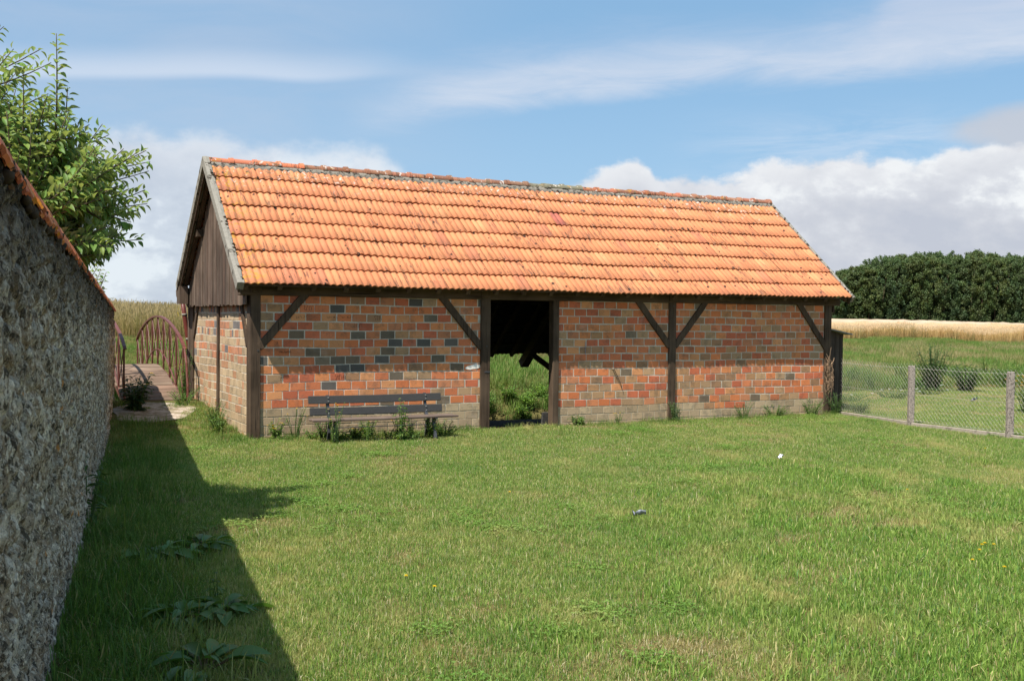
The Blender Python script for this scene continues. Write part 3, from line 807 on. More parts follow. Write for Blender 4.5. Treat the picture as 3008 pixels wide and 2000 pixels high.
# local x runs along the wall, local -y is the garden side face (WN = right of WDIR)
def coords(s0, s1, near): 
    out = []; s = s0
    while s < s1: out.append(s); s += near(s)
    return np.array(out + [s1])
ss = coords(S0, S1, lambda s: .10 if s < -2.6 else .016 if s < 3 else .024 if s < 8 else .035)
zs = np.linspace(-.25, 2.62, 150)
V = []; C = []
for s in ss:
    X, Y = wall_pt(s); g = tz(X, Y); zt = ridge_z(s) - .17
    for z in zs:
        zz = min(-.25 + (z + .25) / 2.87 * (zt + .25), zt)
        p = Vector((s, 0, zz)); q = Vector((s * 1.0, 4.2, zz * .8))
        d1 = mnoise.voronoi(q * 6.2)[0]; stone = min(1, max(0, (d1[1] - d1[0]) * 3.2)) ** .6
        d2 = mnoise.voronoi(q * 17 + Vector((3, 1, 2)))[0]
        n_ = mnoise.noise(q * 3.1); n2_ = mnoise.noise(q * 24)
        dep = .044 * stone + .018 * min(1, (d2[1] - d2[0]) * 2.5) + .018 * n_ + .012 * n2_ + .022 * max(0, mnoise.noise(Vector((s * 9, 7, zz * 4))))
        V.append((s, -dep - .002 + .03, zz))
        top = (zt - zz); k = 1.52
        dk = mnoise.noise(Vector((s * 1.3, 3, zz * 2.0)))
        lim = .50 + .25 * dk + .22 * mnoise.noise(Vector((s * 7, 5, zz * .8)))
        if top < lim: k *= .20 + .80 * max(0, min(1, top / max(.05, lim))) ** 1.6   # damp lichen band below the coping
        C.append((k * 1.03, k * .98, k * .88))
ns_, nz_ = len(ss), len(zs); I = np.arange(ns_ * nz_).reshape(ns_, nz_)
F = np.stack([I[:-1, :-1], I[1:, :-1], I[1:, 1:], I[:-1, 1:]], -1).reshape(-1, 4)
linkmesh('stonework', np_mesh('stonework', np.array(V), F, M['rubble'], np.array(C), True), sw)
b = MB(); 
for (sa_, sb_) in [(S0 + i * (S1 - S0 - .02) / 12, S0 + (i + 1) * (S1 - S0 - .02) / 12) for i in range(12)]:
    za, zb_ = ridge_z(sa_) - .16, ridge_z(sb_) - .16
    V = [(sa_, .04, -.3), (sb_, .04, -.3), (sb_, .40, -.3), (sa_, .40, -.3), (sa_, .04, za), (sb_, .04, zb_), (sb_, .40, zb_), (sa_, .40, za)]
    b.add(V, [(3, 2, 1, 0), (4, 5, 6, 7), (0, 1, 5, 4), (2, 3, 7, 6), (1, 2, 6, 5), (0, 4, 7, 3)])
# rough end face
b.build('wall_core', M['rubble'], sw)
# coping tiles: two rows leaning against each other, the garden row overhangs
b = MB(); rr = random.Random(12); s = S0
while s < S1 - .02:
    tw = rr.uniform(.155, .175); k = rr.uniform(.75, 1.1)
    c = rr.choice([(.62, .19, .08), (.55, .15, .065), (.64, .23, .10), (.50, .14, .07)]); c = tuple(v * k for v in c)
    zz = ridge_z(s) + rr.uniform(-.006, .006); ov = rr.uniform(-.012, .02); t = .014; yaw_ = rr.uniform(-.012, .012)
    for prof_ in (((.20, 0), (.12, -.02), (.03, -.072), (-.012 - ov * .4, -.145), (-.037 - ov, -.215)), ((.20, 0), (.27, -.02), (.33, -.07), (.38, -.13), (.42, -.19))):
        V = []; k_ = len(prof_)
        for (sx, ee) in ((s + .003, 0), (s + tw * .25, .010), (s + tw * .75, .010), (s + tw - .003, 0)):
            for q_, (yy, h) in enumerate(prof_): V.append((sx, yy + (yaw_ if q_ == k_ - 1 else 0), zz + h + ee))
        n0 = len(V); V += [(x, y + (.013 if y < .2 else -.013), z - t) for x, y, z in V]; F = []
        for i in range(3):
            for j in range(k_ - 1):
                q = i * k_ + j; F.append((q, q + k_, q + k_ + 1, q + 1)); F.append((q + n0 + 1, q + n0 + k_ + 1, q + n0 + k_, q + n0))
        for i in range(3):
            q = i * k_ + k_ - 1; F.append((q, q + k_, q + k_ + n0, q + n0))
        for j in range(k_ - 1):
            F.append((j + 1, j + 1 + n0, j + n0, j)); q = 3 * k_ + j; F.append((q, q + n0, q + n0 + 1, q + 1))
        b.add(V, F, c)
    s += tw
b.build('coping_tiles', M['coping'], sw)
mm = MB(); rr = random.Random(5)
for i in range(150):
    s = rr.uniform(-3, 14); r = rr.uniform(.012, .034)
    if mnoise.noise(Vector((s * 1.1, 1, 1))) < -.1: r *= .5
    zz = ridge_z(s); yy = rr.choice([-.035, -.03, -.02, .0]); c = Vector((s, yy + .01, zz - .22 - rr.uniform(0, .035)))
    pts = []
    for th in range(4):
        for ph in range(7):
            a = math.pi * (th + .5) / 4; p = math.pi * 2 * ph / 7; k = 1 + .6 * (rr.random() - .5)
            pts.append(c + Vector((1.3 * math.sin(a) * math.cos(p), .8 * math.sin(a) * math.sin(p), .8 * math.cos(a))) * r * k)
    Fm = [(t * 7 + p, t * 7 + (p + 1) % 7, t * 7 + 7 + (p + 1) % 7, t * 7 + 7 + p) for t in range(3) for p in range(7)] + [tuple(range(6, -1, -1)), tuple(range(21, 28))]
    mm.add(pts, Fm)
mm.build('moss', M['soil'], sw, smooth=True)['kind'] = 'stuff'

# ------------------------------------------------------------------ FOOTBRIDGE
br = empty('footbridge', (*W2(-.72, 4.05), 0), YAW, 'small arched footbridge with brown planks and red iron railings', 'bridge')
BL = 5.6
def deck_z(w): return .30 + .50 * math.sin(math.pi * min(1, max(0, w / BL))) ** 1.0
b = MB(); rr = random.Random(1); w = -.05; npl = 28
for i in range(npl):
    w0 = -.05 + (BL + .1) * i / npl; w1 = -.05 + (BL + .1) * (i + 1) / npl - .022
    k = rr.uniform(.8, 1.12); k2 = k * rr.uniform(.93, 1.03)
    z0, z1 = deck_z(w0), deck_z(w1); j = rr.uniform(-.004, .004); e = rr.uniform(-.02, .02)
    V = [(-.52 + e, w0, z0 + j), (.48 + e, w0, z0 + j), (.48 + e, w1, z1 + j), (-.52 + e, w1, z1 + j)]
    b.add(V + [(x, y, z - .035) for x, y, z in V], [(0, 1, 2, 3), (7, 6, 5, 4), (0, 4, 5, 1), (1, 5, 6, 2), (2, 6, 7, 3), (3, 7, 4, 0)], (k, k2, k2))
b.build('deck', M['deck'], br, bevel=.004)
for side, su in ((-1, -.50), (1, .50)):
    b = MB()
    pts = [(su * .95, w_, deck_z(w_) - .10) for w_ in np.linspace(-.05, BL + .05, 18)]
    for i in range(17): b.timber(pts[i], pts[i + 1], .12, .06, (1, 0, 0), 1, 0)
    b.build('side_girder', M['rust_red'], br)
    rail = empty('railing', (0, 0, 0)); rail.parent = br
    top = lambda w_: 1.26 + .50 * math.sin(math.pi * min(1, max(0, w_ / BL))) ** .8
    b = MB(); pts = [(su, w_, top(w_)) for w_ in np.linspace(0, BL, 26)]
    pts = [(su, -.12, 1.19), (su, -.07, 1.235)] + pts + [(su, BL + .1, 1.2)]
    for i in range(len(pts) - 1): b.timber(pts[i], pts[i + 1], .030, .055, (1, 0, 0), 1, 0)
    b.build('handrail', M['rust_red'], rail)
    for i in range(9):
        w_ = BL * i / 8; b = MB()
        b.timber((su, w_, deck_z(w_) - .14), (su, w_, top(w_)), .046, .030, (1, 0, 0), 1, 0); b.build('upright', M['rust_red'], rail)
    b = MB()
    for i in range(8):
        a_, c_ = BL * i / 8, BL * (i + 1) / 8
        b.tube([(su, a_, deck_z(a_) + .02), (su, c_, top(c_) - .02)], .008, 6); b.tube([(su, c_, deck_z(c_) + .02), (su, a_, top(a_) - .02)], .008, 6)
    b.build('cross_rods', M['rust_red'], rail)
    b = MB(); pts = [(su, w_, -.02 + deck_z(w_) + .42 * math.sin(math.pi * (w_ / BL)) ** 1.3 - .1) for w_ in np.linspace(0, BL, 22)]
    b.tube(pts, .014, 6); b.build('lower_arch', M['rust_red'], rail)
    b = MB(); b.tube([(su, -.12, 1.19), (su, -.30, .95), (su - side * .0, -.42, .55), (su, -.45, .25)], .020, 8) if side > 0 else b.tube([(su, 0, .9), (su, -.2, .3)], .012, 6)
    b.build('end_stay', M['rust_red'], rail)

# ------------------------------------------------------------------ WIRE FENCE
fence = empty('wire_fence', (6.75, 18.2, 0), 0, 'grey chain link fence on concrete posts with a pale concrete base board', 'fence')
FP = [(6.33, 20.25), (6.90, 18.2), (7.76, 16.4), (8.62, 14.6), (9.48, 12.8)]
o_ = (6.75, 18.2)
def pb(x, y, zh, w=.098):
    b = MB(); x -= o_[0]; y -= o_[1]
    b.timber((x, y, -.15), (x, y, zh), w, w, (0, 1, 0), 5, .004); return b.build('post', M['post_conc'], fence, bevel=.012)
for i, p in enumerate(FP[1:]): pb(p[0], p[1], tz(*p) + 1.045)
b = MB()
for i in range(len(FP) - 1):
    (xa, ya), (xb, yb) = FP[i], FP[i + 1]; d = Vector((xb - xa, yb - ya, 0)); L_ = d.length; d.normalize()
    nrm = Vector((-d.y, d.x, 0)); 
    za, zb_ = tz(xa, ya) + .015, tz(xb, yb) + .03
    b.timber((xa - o_[0] , ya - o_[1], za - .03), (xb - o_[0], yb - o_[1], zb_ - .03), .16, .05, nrm, 5, .002)
b.build('base_board', M['kerb'], fence, bevel=.006)
b = MB(); pitch = .040
for i in range(len(FP) - 1):
    (xa, ya), (xb, yb) = FP[i], FP[i + 1]
    if i == 3: break
    Lf = math.hypot(xb - xa, yb - ya); n = int(Lf / pitch); dx, dy = (xb - xa) / Lf, (yb - ya) / Lf
    for k in range(n):
        pts = []; H = .985; m_ = int(H / pitch)
        s0_ = k * pitch
        for q in range(m_ + 1):
            s_ = s0_ + (pitch if (q + k) % 2 else 0); off = .004 * (1 if q % 2 else -1)
            x = xa + dx * s_ - dy * off - o_[0]; y = ya + dy * s_ + dx * off - o_[1]
            sag = .02 * math.sin(math.pi * k / n)
            pts.append((x, y, tz(xa, ya) + .09 + q * H / m_ - sag * q / m_))
        b.tube(pts, .0018, 3, cap=False)
    for zz in (.10, .55, 1.0):
        b.tube([(xa - o_[0], ya - o_[1], zz), ((xa + xb) / 2 - o_[0], (ya + yb) / 2 - o_[1], zz - .012), (xb - o_[0], yb - o_[1], zz)], .0022, 4, cap=False)
b.build('wire_mesh', M['wire'], fence)

# ------------------------------------------------------------------ plants: leaf builder
LT = np.linspace(0, 1, 6)
def leaf_tpl(shape='ovate', fold=.35, droop=.5):
    """unit leaf along +x, width 1 across y: verts (n,3), faces"""
    prof = {'ovate': [0, .62, 1.0, .92, .55, 0], 'lance': [.05, .55, .9, .85, .5, 0], 'dock': [.12, .8, 1, .95, .6, 0]}[shape]
    V = []
    for t, w in zip(LT, prof):
        z = -droop * t * t
        V += [(t, -w / 2, z + fold * w / 2), (t, 0, z), (t, w / 2, z + fold * w / 2)]
    F = []
    for i in range(5):
        for j in range(2):
            q = i * 3 + j; F.append((q, q + 3, q + 4, q + 1))
    return np.array(V), np.array(F)
TPL = {k: leaf_tpl(k, f, d) for k, f, d in (('ovate', .45, .35), ('lance', .35, .55), ('dock', .3, .45))}
class Leaves:
    def __init__(s): s.V = []; s.F = []; s.C = []; s.n = 0
    def add(s, p, d, up, ln, wd, col, shape='ovate'):
        V, F = TPL[shape]; d = Vector(d).normalized(); up = Vector(up); sd = up.cross(d)
        if sd.length < 1e-3: sd = Vector((1, 0, 0))
        sd.normalize(); nn = d.cross(sd)
        B = np.array([d, sd, nn]); P = V * np.array((ln, wd, ln * .9))
        P[:, 2] = V[:, 2] * ln * .8
        s.V.append(P @ B + np.array(p)); s.F.append(F + s.n); s.n += len(V)
        s.C.append(np.tile(col, (len(V), 1)))
    def build(s, name, mat, parent=None):
        me = np_mesh(name, np.concatenate(s.V), np.concatenate(s.F), mat, np.concatenate(s.C), smooth=True)
        return linkmesh(name, me, parent)
def gcol(r, base, v=.2):
    k = r.uniform(1 - v, 1 + v); return (base[0] * k * r.uniform(.85, 1.2), base[1] * k, base[2] * k * r.uniform(.7, 1.2))

# apple tree behind the wall
def curve_pts(a, b, c, n):
    a, b, c = Vector(a), Vector(b), Vector(c)
    return [(a * (1 - t) ** 2 + b * 2 * t * (1 - t) + c * t * t) for t in [i / n for i in range(n + 1)]]
def px(x, y, Y):  # point seen at photo pixel (x, y) at distance Y
    return Vector(((x - 1504) / 3100 * Y, Y, 1.8 - (y - 934 - .0097 * (x - 1504)) / 3100 * Y))
apple = empty('apple_tree', (-5.35, 8.7, 0), 0, 'leafy green apple tree leaning over the tiled top of the stone wall', 'tree')
def rel(p): return Vector(p) - Vector((-5.35, 8.7, 0))
r = random.Random(21)
wood = MB(); lv = Leaves()
wood.tube([rel(p) for p in [(-5.35, 8.7, -.1), (-5.3, 8.68, .8), (-5.22, 8.6, 1.5), (-5.1, 8.55, 2.0)]], [.12, .10, .09, .08], 9)
limbs = [((-5.1, 8.55, 2.0), (-4.8, 8.4, 2.7), (-4.3, 8.3, 3.1)), ((-5.1, 8.55, 2.0), (-4.7, 8.6, 2.5), (-3.75, 8.6, 2.75)), ((-5.1, 8.55, 2.0), (-5.0, 8.2, 2.8), (-4.7, 8.0, 3.4)), ((-5.1, 8.55, 2.0), (-4.9, 9.0, 2.6), (-4.3, 9.2, 3.0)), ((-5.1, 8.55, 2.0), (-4.6, 8.3, 2.2), (-3.85, 8.1, 2.45))]
LP = []
for l in limbs:
    P = curve_pts(*l, 8); wood.tube([rel(p) for p in P], [.06 - .005 * i for i in range(9)], 7); LP += P[3:]
tips = [(12, 85, 8.2), (70, 200, 8.3), (165, 105, 8.3), (150, 190, 8.1), (198, 262, 8.4), (120, 150, 8.6), (205, 345, 8.3), (262, 370, 8.5), (300, 368, 8.5), (318, 400, 8.6), (362, 440, 8.6), (400, 452, 8.7),
        (428, 445, 9.3), (440, 478, 9.4), (436, 505, 9.4), (425, 560, 9.3), (432, 600, 9.3), (405, 620, 9.1), (355, 690, 8.5), (385, 655, 8.6), (415, 705, 8.7), (325, 740, 8.6), (298, 765, 8.5), (280, 745, 8.4), (345, 605, 8.5), (375, 560, 8.5),
        (40, 150, 8.0), (0, 210, 7.9), (90, 330, 8.0), (180, 400, 8.2), (240, 450, 8.3), (20, 330, 7.8), (-60, 180, 8.2), (-90, 100, 8.4), (-140, 300, 8.2), (215, 560, 8.4), (250, 640, 8.5), (300, 560, 8.3), (140, 480, 8.1), (60, 430, 7.9), (330, 520, 8.5), (270, 500, 8.3), (200, 500, 8.1)]
for i in range(260):
    tx = r.uniform(-200, 350); ymin = 150 + max(0, tx) * .85; ty = r.uniform(ymin, 760); tips.append((tx, ty, r.uniform(7.9, 9.3)))
def shoot(base, tip, nleaf, lsize, wood, lv, relf, cbase, r, start=.25):
    mid = base.lerp(tip, .5) + Vector((r.uniform(-.12, .12), r.uniform(-.12, .12), r.uniform(-.18, .02)))
    P = curve_pts(base, mid, tip, 8); wood.tube([relf(p) for p in P], [.013 - .0012 * i for i in range(9)], 4)
    for k in range(nleaf):
        t = start + (1 - start) * (k + r.random()) / nleaf; f = t * 8; i = min(7, int(f)); p = P[i].lerp(P[i + 1], f - i)
        ax = (P[i + 1] - P[i]).normalized(); ang = k * 2.4 + r.uniform(-.4, .4)
        side = ax.cross(Vector((math.cos(ang), math.sin(ang), .3))).normalized()
        d = (side * .9 + ax * r.uniform(.1, .7) + Vector((.35, .1, r.uniform(-.15, .25))))   # the wind lays the leaves to the right
        s = lsize * r.uniform(.65, 1.15) * (1 - .35 * max(0, t - .8) / .2)
        up = Vector((r.uniform(-.5, .5), r.uniform(-.7, .3), 1))
        lv.add(relf(p + side * .012), d, up, s, s * r.uniform(.42, .55), gcol(r, cbase, .22), 'ovate')
for (tx, ty, tY) in tips:
    tip = px(tx, ty, tY)
    cand = sorted(LP, key=lambda q: (q - tip).length - (.6 if q.z < tip.z else 0))[:6]; base = r.choice(cand)
    if (base - tip).length > 1.2: base = tip + (base - tip).normalized() * 1.2
    ln = (base - tip).length
    shoot(base, tip, int(11 + ln * 32), .100, wood, lv, rel, (.155, .25, .055), r)
wood.build('branches', M['bark'], apple, smooth=True); lv.build('foliage', M['leaf'], apple)
# small sprig further along the wall
sap = empty('young_fruit_tree', (-6.9, 15.2, 0), 0, 'thin leafy sapling showing above the far end of the stone wall', 'tree')
wood = MB(); lv = Leaves(); rel2 = lambda p: Vector(p) - Vector((-6.9, 15.2, 0))
wood.tube([rel2((-6.9, 15.2, 0)), rel2((-6.5, 15.2, 1.2)), rel2((-6.3, 15.2, 2.0))], [.03, .025, .02], 6)
for (tx, ty) in ((275, 785), (290, 780), (312, 800), (300, 820), (308, 845), (296, 790), (285, 812), (312, 870), (322, 878), (283, 835), (297, 855), (268, 800)):
    tip = px(tx, ty, 15.6); shoot(tip + Vector((-.25, .05, -.42)), tip, 16, .085, wood, lv, rel2, (.16, .26, .06), r)
wood.build('branches', M['bark'], sap, smooth=True); lv.build('foliage', M['leaf'], sap)

# weeds
def weed(name, X, Y, h, nst, spread, leaf, shape, col, label, cat='weed', group=None, seed=0, flowers=None, nl=12, lean=(0, 0), zoff=0, wf=.4):
    r = random.Random(seed * 13 + int(abs(X) * 100)); z0 = tz(X, Y) + zoff
    root = empty(name, (X, Y, z0), 0, label, cat, group); st = MB(); lv = Leaves(); fl = Leaves()
    for i in range(nst):
        a = r.uniform(0, 6.28); k = r.random() ** .5 * spread; hh = h * r.uniform(.55, 1.0)
        tip = Vector((math.cos(a) * k + lean[0], math.sin(a) * k + lean[1], hh))
        base = Vector((math.cos(a) * k * .25, math.sin(a) * k * .25, -.03))
        mid = base.lerp(tip, .5) + Vector((-math.cos(a) * k * .2, -math.sin(a) * k * .2, hh * .12))
        P = curve_pts(base, mid, tip, 6); st.tube(P, [max(.0012, .0045 - .0005 * q) * (1 + h) for q in range(7)], 4, (.10, .17, .05))
        for q in range(nl):
            t = (q + r.random()) / nl; f = t * 6; ii = min(5, int(f)); p = P[ii].lerp(P[ii + 1], f - ii)
            an = q * 2.4 + r.uniform(-.5, .5); d = Vector((math.cos(an), math.sin(an), r.uniform(-.1, .55)))
            s = leaf * r.uniform(.5, 1.1) * (1.15 - .6 * t)
            lv.add(p, d, Vector((r.uniform(-.3, .3), r.uniform(-.3, .3), 1)), s, s * wf, gcol(r, col, .25), shape)
        if flowers and r.random() < flowers[1]:
            for q in range(6):
                an = q * 1.05; fl.add(P[-1], Vector((math.cos(an), math.sin(an), .3)), (0, 0, 1), flowers[2], flowers[2] * .8, flowers[0], 'ovate')
    st.build('stems', M['weed'], root, smooth=True); lv.build('leaves', M['weed'], root)
    if fl.V: fl.build('flowers', M['petal'], root)
    return root
def dock(X, Y, nlv, ln, label, seed, col=(.095, .18, .045), flat=.40, group='broad leaved weeds in the wall shade'):
    r = random.Random(seed); root = empty('dock_plant', (X, Y, tz(X, Y)), 0, label, 'weed', group); lv = Leaves(); st = MB()
    for i in range(nlv):
        a = i * 2.4 + r.uniform(-.3, .3); el = r.uniform(.15, .9) ** 1.2 * flat + .12; d = Vector((math.cos(a), math.sin(a), el))
        off = r.uniform(.0, .16); p = Vector((math.cos(a) * off, math.sin(a) * off, .03 + r.uniform(0, .05)))
        s = ln * r.uniform(.55, 1.1); lv.add(p, d, (r.uniform(-.3, .3), r.uniform(-.3, .3), 1), s, s * r.uniform(.34, .5), gcol(r, col, .2), 'dock')
        st.tube([Vector((0, 0, 0)), p], .003, 4, (.16, .10, .05))
    st.build('stalks', M['weed'], root); lv.build('leaves', M['weed'], root); return root
def gp(x, y):  # ground point at photo pixel
    z = 0.0
    for _ in range(4):
        Y = (1.8 - z) * 3100 / (y - 934 - .0097 * (x - 1504)); X = (x - 1504) / 3100 * Y; z = tz(X, Y)
    return X, Y
for (x, y, n, ln, lab, s) in ((470, 1650, 30, .19, 'low spread of broad dock leaves in the shade, second clump from the far end', 1), (590, 1625, 28, .17, 'low green rosette at the shadow edge beside the farther dock clump', 2),
                              (540, 1835, 30, .19, 'broad leaved clump in the shade, left half of the nearer spread', 3), (660, 1815, 26, .18, 'broad leaved clump reaching into the sun at the shadow edge', 4),
                              (600, 1985, 18, .21, 'nearest broad green leaves cut by the bottom of the view', 5)):
    dock(*gp(x, y), n, ln, lab, s)
weed('nettle', *gp(258, 1560), .62, 4, .14, .14, 'lance', (.07, .14, .04), 'tall dark weed with drooping pointed leaves against the stone wall', seed=2, nl=12)
weed('nettle', *gp(645, 1790), .24, 2, .05, .10, 'lance', (.09, .15, .04), 'small upright weed rising from the broad leaves at the shadow edge', seed=4, nl=7)
weed('leafy_bush', -6.17, 17.3, .62, 30, .30, .16, 'lance', (.045, .085, .028), 'dark leafy bush growing at the foot of the bridge', 'bush', seed=6, nl=12, flowers=((.75, .5, .02), .15, .03))
BW = (.11, .19, .045); g1 = 'weeds along the foot of the wash house'
def hw(u, w, h, n, sp, lf, lab, seed, fl=None, name='wild_weed', col=BW, shape='lance', nl=10, **k):
    X, Y = W2(u, w); return weed(name, X, Y, h, n, sp, lf, shape, col, lab, 'weed', g1, seed=seed, flowers=fl, nl=nl, **k)
YEL = ((.85, .55, .02), .4, .016)
hw(-.22, 3.9, .95, 12, .16, .08, 'yellow flowered climbing weed at the back corner of the gable', 1, YEL, nl=16)
hw(-.35, 3.3, .30, 24, .35, .07, 'low green weed between the gable and the bridge', 2)
hw(-.18, 1.5, .42, 22, .22, .07, 'green tuft half way along the left gable', 3)
hw(-.25, .9, .34, 22, .28, .07, 'bushy weed at the gable near the corner post', 4, ((.5, .1, .03), .1, .015))
hw(.62, -.14, .50, 10, .22, .055, 'thin flowering weed left of the bench', 5, YEL, nl=7)
hw(.95, -1.02, .62, 9, .16, .06, 'tall yellow flowered weed by the left bench leg', 6, YEL, nl=9)
hw(.98, -.45, .32, 24, .18, .06, 'dense low weed behind the left bench leg', 7)
hw(1.42, -1.05, .42, 4, .05, .05, 'slim single weed in front of the bench seat', 8, ((.6, .4, .1), .6, .014))
hw(1.93, -1.10, .62, 7, .14, .10, 'tall broad leaved weed in front of the bench', 9, ((.4, .45, .15), .8, .02), nl=10, shape='ovate')
hw(2.02, -.95, .16, 26, .30, .08, 'low ragged weed under the front of the bench', 10)
hw(2.28, -.55, .34, 14, .12, .06, 'bright leafy weed under the right of the bench', 11, shape='ovate')
hw(2.75, -.75, .26, 26, .28, .07, 'weed clump at the right end of the bench', 12, ((.7, .45, .05), .2, .014))
hw(1.45, -.6, .18, 30, .34, .07, 'low weeds under the middle of the bench', 13)
hw(7.48, -.10, .36, 26, .14, .055, 'grey green weed at the foot of the middle post', 14, col=(.09, .13, .06))
hw(5.5, -.08, .18, 18, .16, .09, 'grass like tuft by the right panel near the doorway', 15)
hw(6.3, -.1, .22, 8, .12, .045, 'thin weed below the hanging cord', 16, YEL)
hw(9.0, -.12, .34, 16, .25, .05, 'straggly weed under the right brick panel', 17, ((.6, .6, .4), .3, .012))
hw(9.75, -.14, .24, 26, .3, .07, 'low leafy weed under the right brick panel', 18)
hw(10.6, -.16, .34, 26, .34, .07, 'weed patch left of the right corner post', 19, ((.8, .75, .5), .25, .012))
hw(11.25, -.16, .48, 26, .28, .075, 'tall weeds at the right corner post', 20, ((.8, .75, .5), .2, .012), col=(.07, .12, .045))
hw(11.75, -.25, .36, 24, .25, .08, 'weeds where the fence meets the lean-to', 21)
hw(2.95, -.12, .22, 14, .2, .06, 'small weed right of the bench by the bricks', 22)
hw(4.15, .30, .12, 14, .25, .05, 'tiny weeds growing on the doorway sill', 23)
rr = random.Random(61)
for i in range(9):
    uu_ = [.35, .8, 1.15, 1.35, 1.7, 1.85, 2.15, 2.5, 2.65][i]; wd_ = -.12 if uu_ < .5 or uu_ > 3 else rr.uniform(-1.0, -.3)
    hw(uu_, wd_, rr.uniform(.18, .42), rr.choice([10, 16, 22]), rr.uniform(.12, .26), rr.uniform(.05, .08), 'rough green weed tuft growing against the foot of the brick wall', 130 + i, YEL if i % 3 == 0 else None, nl=9, shape=rr.choice(['lance', 'ovate']), col=rr.choice([(.11, .19, .045), (.15, .24, .06), (.09, .17, .05)]))
# dead creeper on the right corner post
cr = empty('dead_creeper', (*W2(11.155, -.03), 0), YAW, 'dry pale creeper stems clinging to the right corner post', 'creeper')
b = MB(); rr = random.Random(8)
for i in range(46):
    x = rr.uniform(-.09, .09); z = rr.uniform(.35, .9); pts = []
    for q in range(5):
        pts.append((x, rr.uniform(-.03, .01), z)); x += rr.uniform(-.05, .05); z += rr.uniform(.02, .08); x = max(-.11, min(.11, x))
    k = rr.uniform(.7, 1.5); b.tube(pts, rr.uniform(.003, .006), 4, (2.2 * k, 1.9 * k, 1.6 * k))
b.tube([(0.03, -.02, 0), (.05, -.03, .5), (-.02, -.02, 1.0), (.03, -.02, 1.3)], .009, 6, (1.2, 1.1, 1))
b.build('stems', M['bark'], cr)

# garden behind the fence
weed('dark_shrub', 10.9, 27.3, 1.25, 60, .62, .12, 'lance', (.035, .07, .025), 'dark rounded shrub on the stream bank behind the wire fence', 'shrub', seed=31, nl=20, wf=.45)
weed('dark_shrub', 11.8, 27.4, .75, 40, .6, .11, 'ovate', (.04, .08, .025), 'low spreading part of green shrub right of the dark one', 'shrub', seed=32, nl=14, wf=.6)
weed('flowering_bush', 10.25, 20.9, .75, 46, .42, .09, 'ovate', (.06, .11, .03), 'yellow flowered bush at the right edge behind the fence', 'bush', seed=33, nl=12, flowers=((.85, .42, .02), .8, .03))
weed('bindweed', 8.9, 24.6, .28, 44, .7, .08, 'ovate', (.09, .17, .04), 'bright bindweed with white flowers by the first fence post', 'plant', seed=34, nl=8, flowers=((.85, .85, .88), .16, .035))
weed('bindweed', 7.6, 23.6, .22, 36, .6, .07, 'ovate', (.09, .17, .04), 'low bindweed with white flowers behind the lean-to shed', 'plant', seed=35, nl=8, flowers=((.85, .85, .88), .16, .035))
weed('bindweed', 10.3, 26.0, .25, 36, .6, .07, 'ovate', (.10, .17, .04), 'bindweed patch with white flowers below the dark shrub', 'plant', seed=36, nl=8, flowers=((.85, .85, .88), .12, .035))
g2 = 'leafy weeds along the stream bank'
rr = random.Random(77)
for i in range(46):
    u = rr.uniform(12.5, 27); X, Y = W2(u, rr.uniform(6.5, 8.4))
    weed('bank_weed', X, Y, rr.uniform(.3, .7), 20, .4, .11, rr.choice(['ovate', 'lance']), rr.choice([(.06, .12, .03), (.10, .19, .04), (.15, .24, .05), (.18, .25, .07)]), 'leafy green weed clump lining the stream beyond the fence', 'weed', g2, seed=50 + i, nl=9, wf=.5)
for i in range(34):
    u = rr.uniform(4.6, 9.6); X, Y = W2(u, rr.uniform(6.72, 7.5))
    weed('bank_weed', X, Y, rr.uniform(.2, .42), 22, .3, .09, 'ovate', rr.choice([(.14, .26, .05), (.20, .33, .07)]), 'leafy weed hanging over the stream bank seen through the doorway', 'weed', g2, seed=90 + i, nl=8, wf=.55, zoff=.05, lean=(.06, -.24))
# litter and flowers
def scrap(x, y, s, col, label, seed, name='paper_scrap'):
    X, Y = gp(x, y); r = random.Random(seed); n = 7; V = []; F = []
    for i in range(n):
        for j in range(n):
            V.append(((i / (n - 1) - .5) * s * (1 + .2 * r.random()), (j / (n - 1) - .5) * s * .6, .05 + abs(mnoise.noise(Vector((i * .6, j * .6, seed)))) * s * .9))
    for i in range(n - 1):
        for j in range(n - 1):
            q = i * n + j; F.append((q, q + n, q + n + 1, q + 1))
    V += [(x, y, z - .004) for x, y, z in V]; F += [tuple(k + n * n for k in reversed(f)) for f in F]
    me = np_mesh(name, np.array(V), np.array(F), M['paper'], np.tile(col, (len(V), 1)), True); o = linkmesh(name, me); o.location = (X, Y, tz(X, Y)); o.rotation_euler = (.3, .2, r.uniform(0, 6)); tag(o, label, 'litter')
scrap(2302, 1356, .09, (1.1, 1.1, 1.15), 'small crumpled white paper lying on the lawn', 1)
scrap(1890, 1530, .10, (.55, .58, .66), 'flattened grey blue scrap lying in the grass', 2)
scrap(2878, 1098, .20, (.9, .95, 1.05), 'pale plastic scrap on the bank above the dark shrub', 3, 'plastic_scrap')
scrap(2868, 1183, .14, (.25, .27, .3), 'dark grey scrap lying at the foot of the bank', 4, 'plastic_scrap')
g3 = 'dandelions in the right of the lawn'
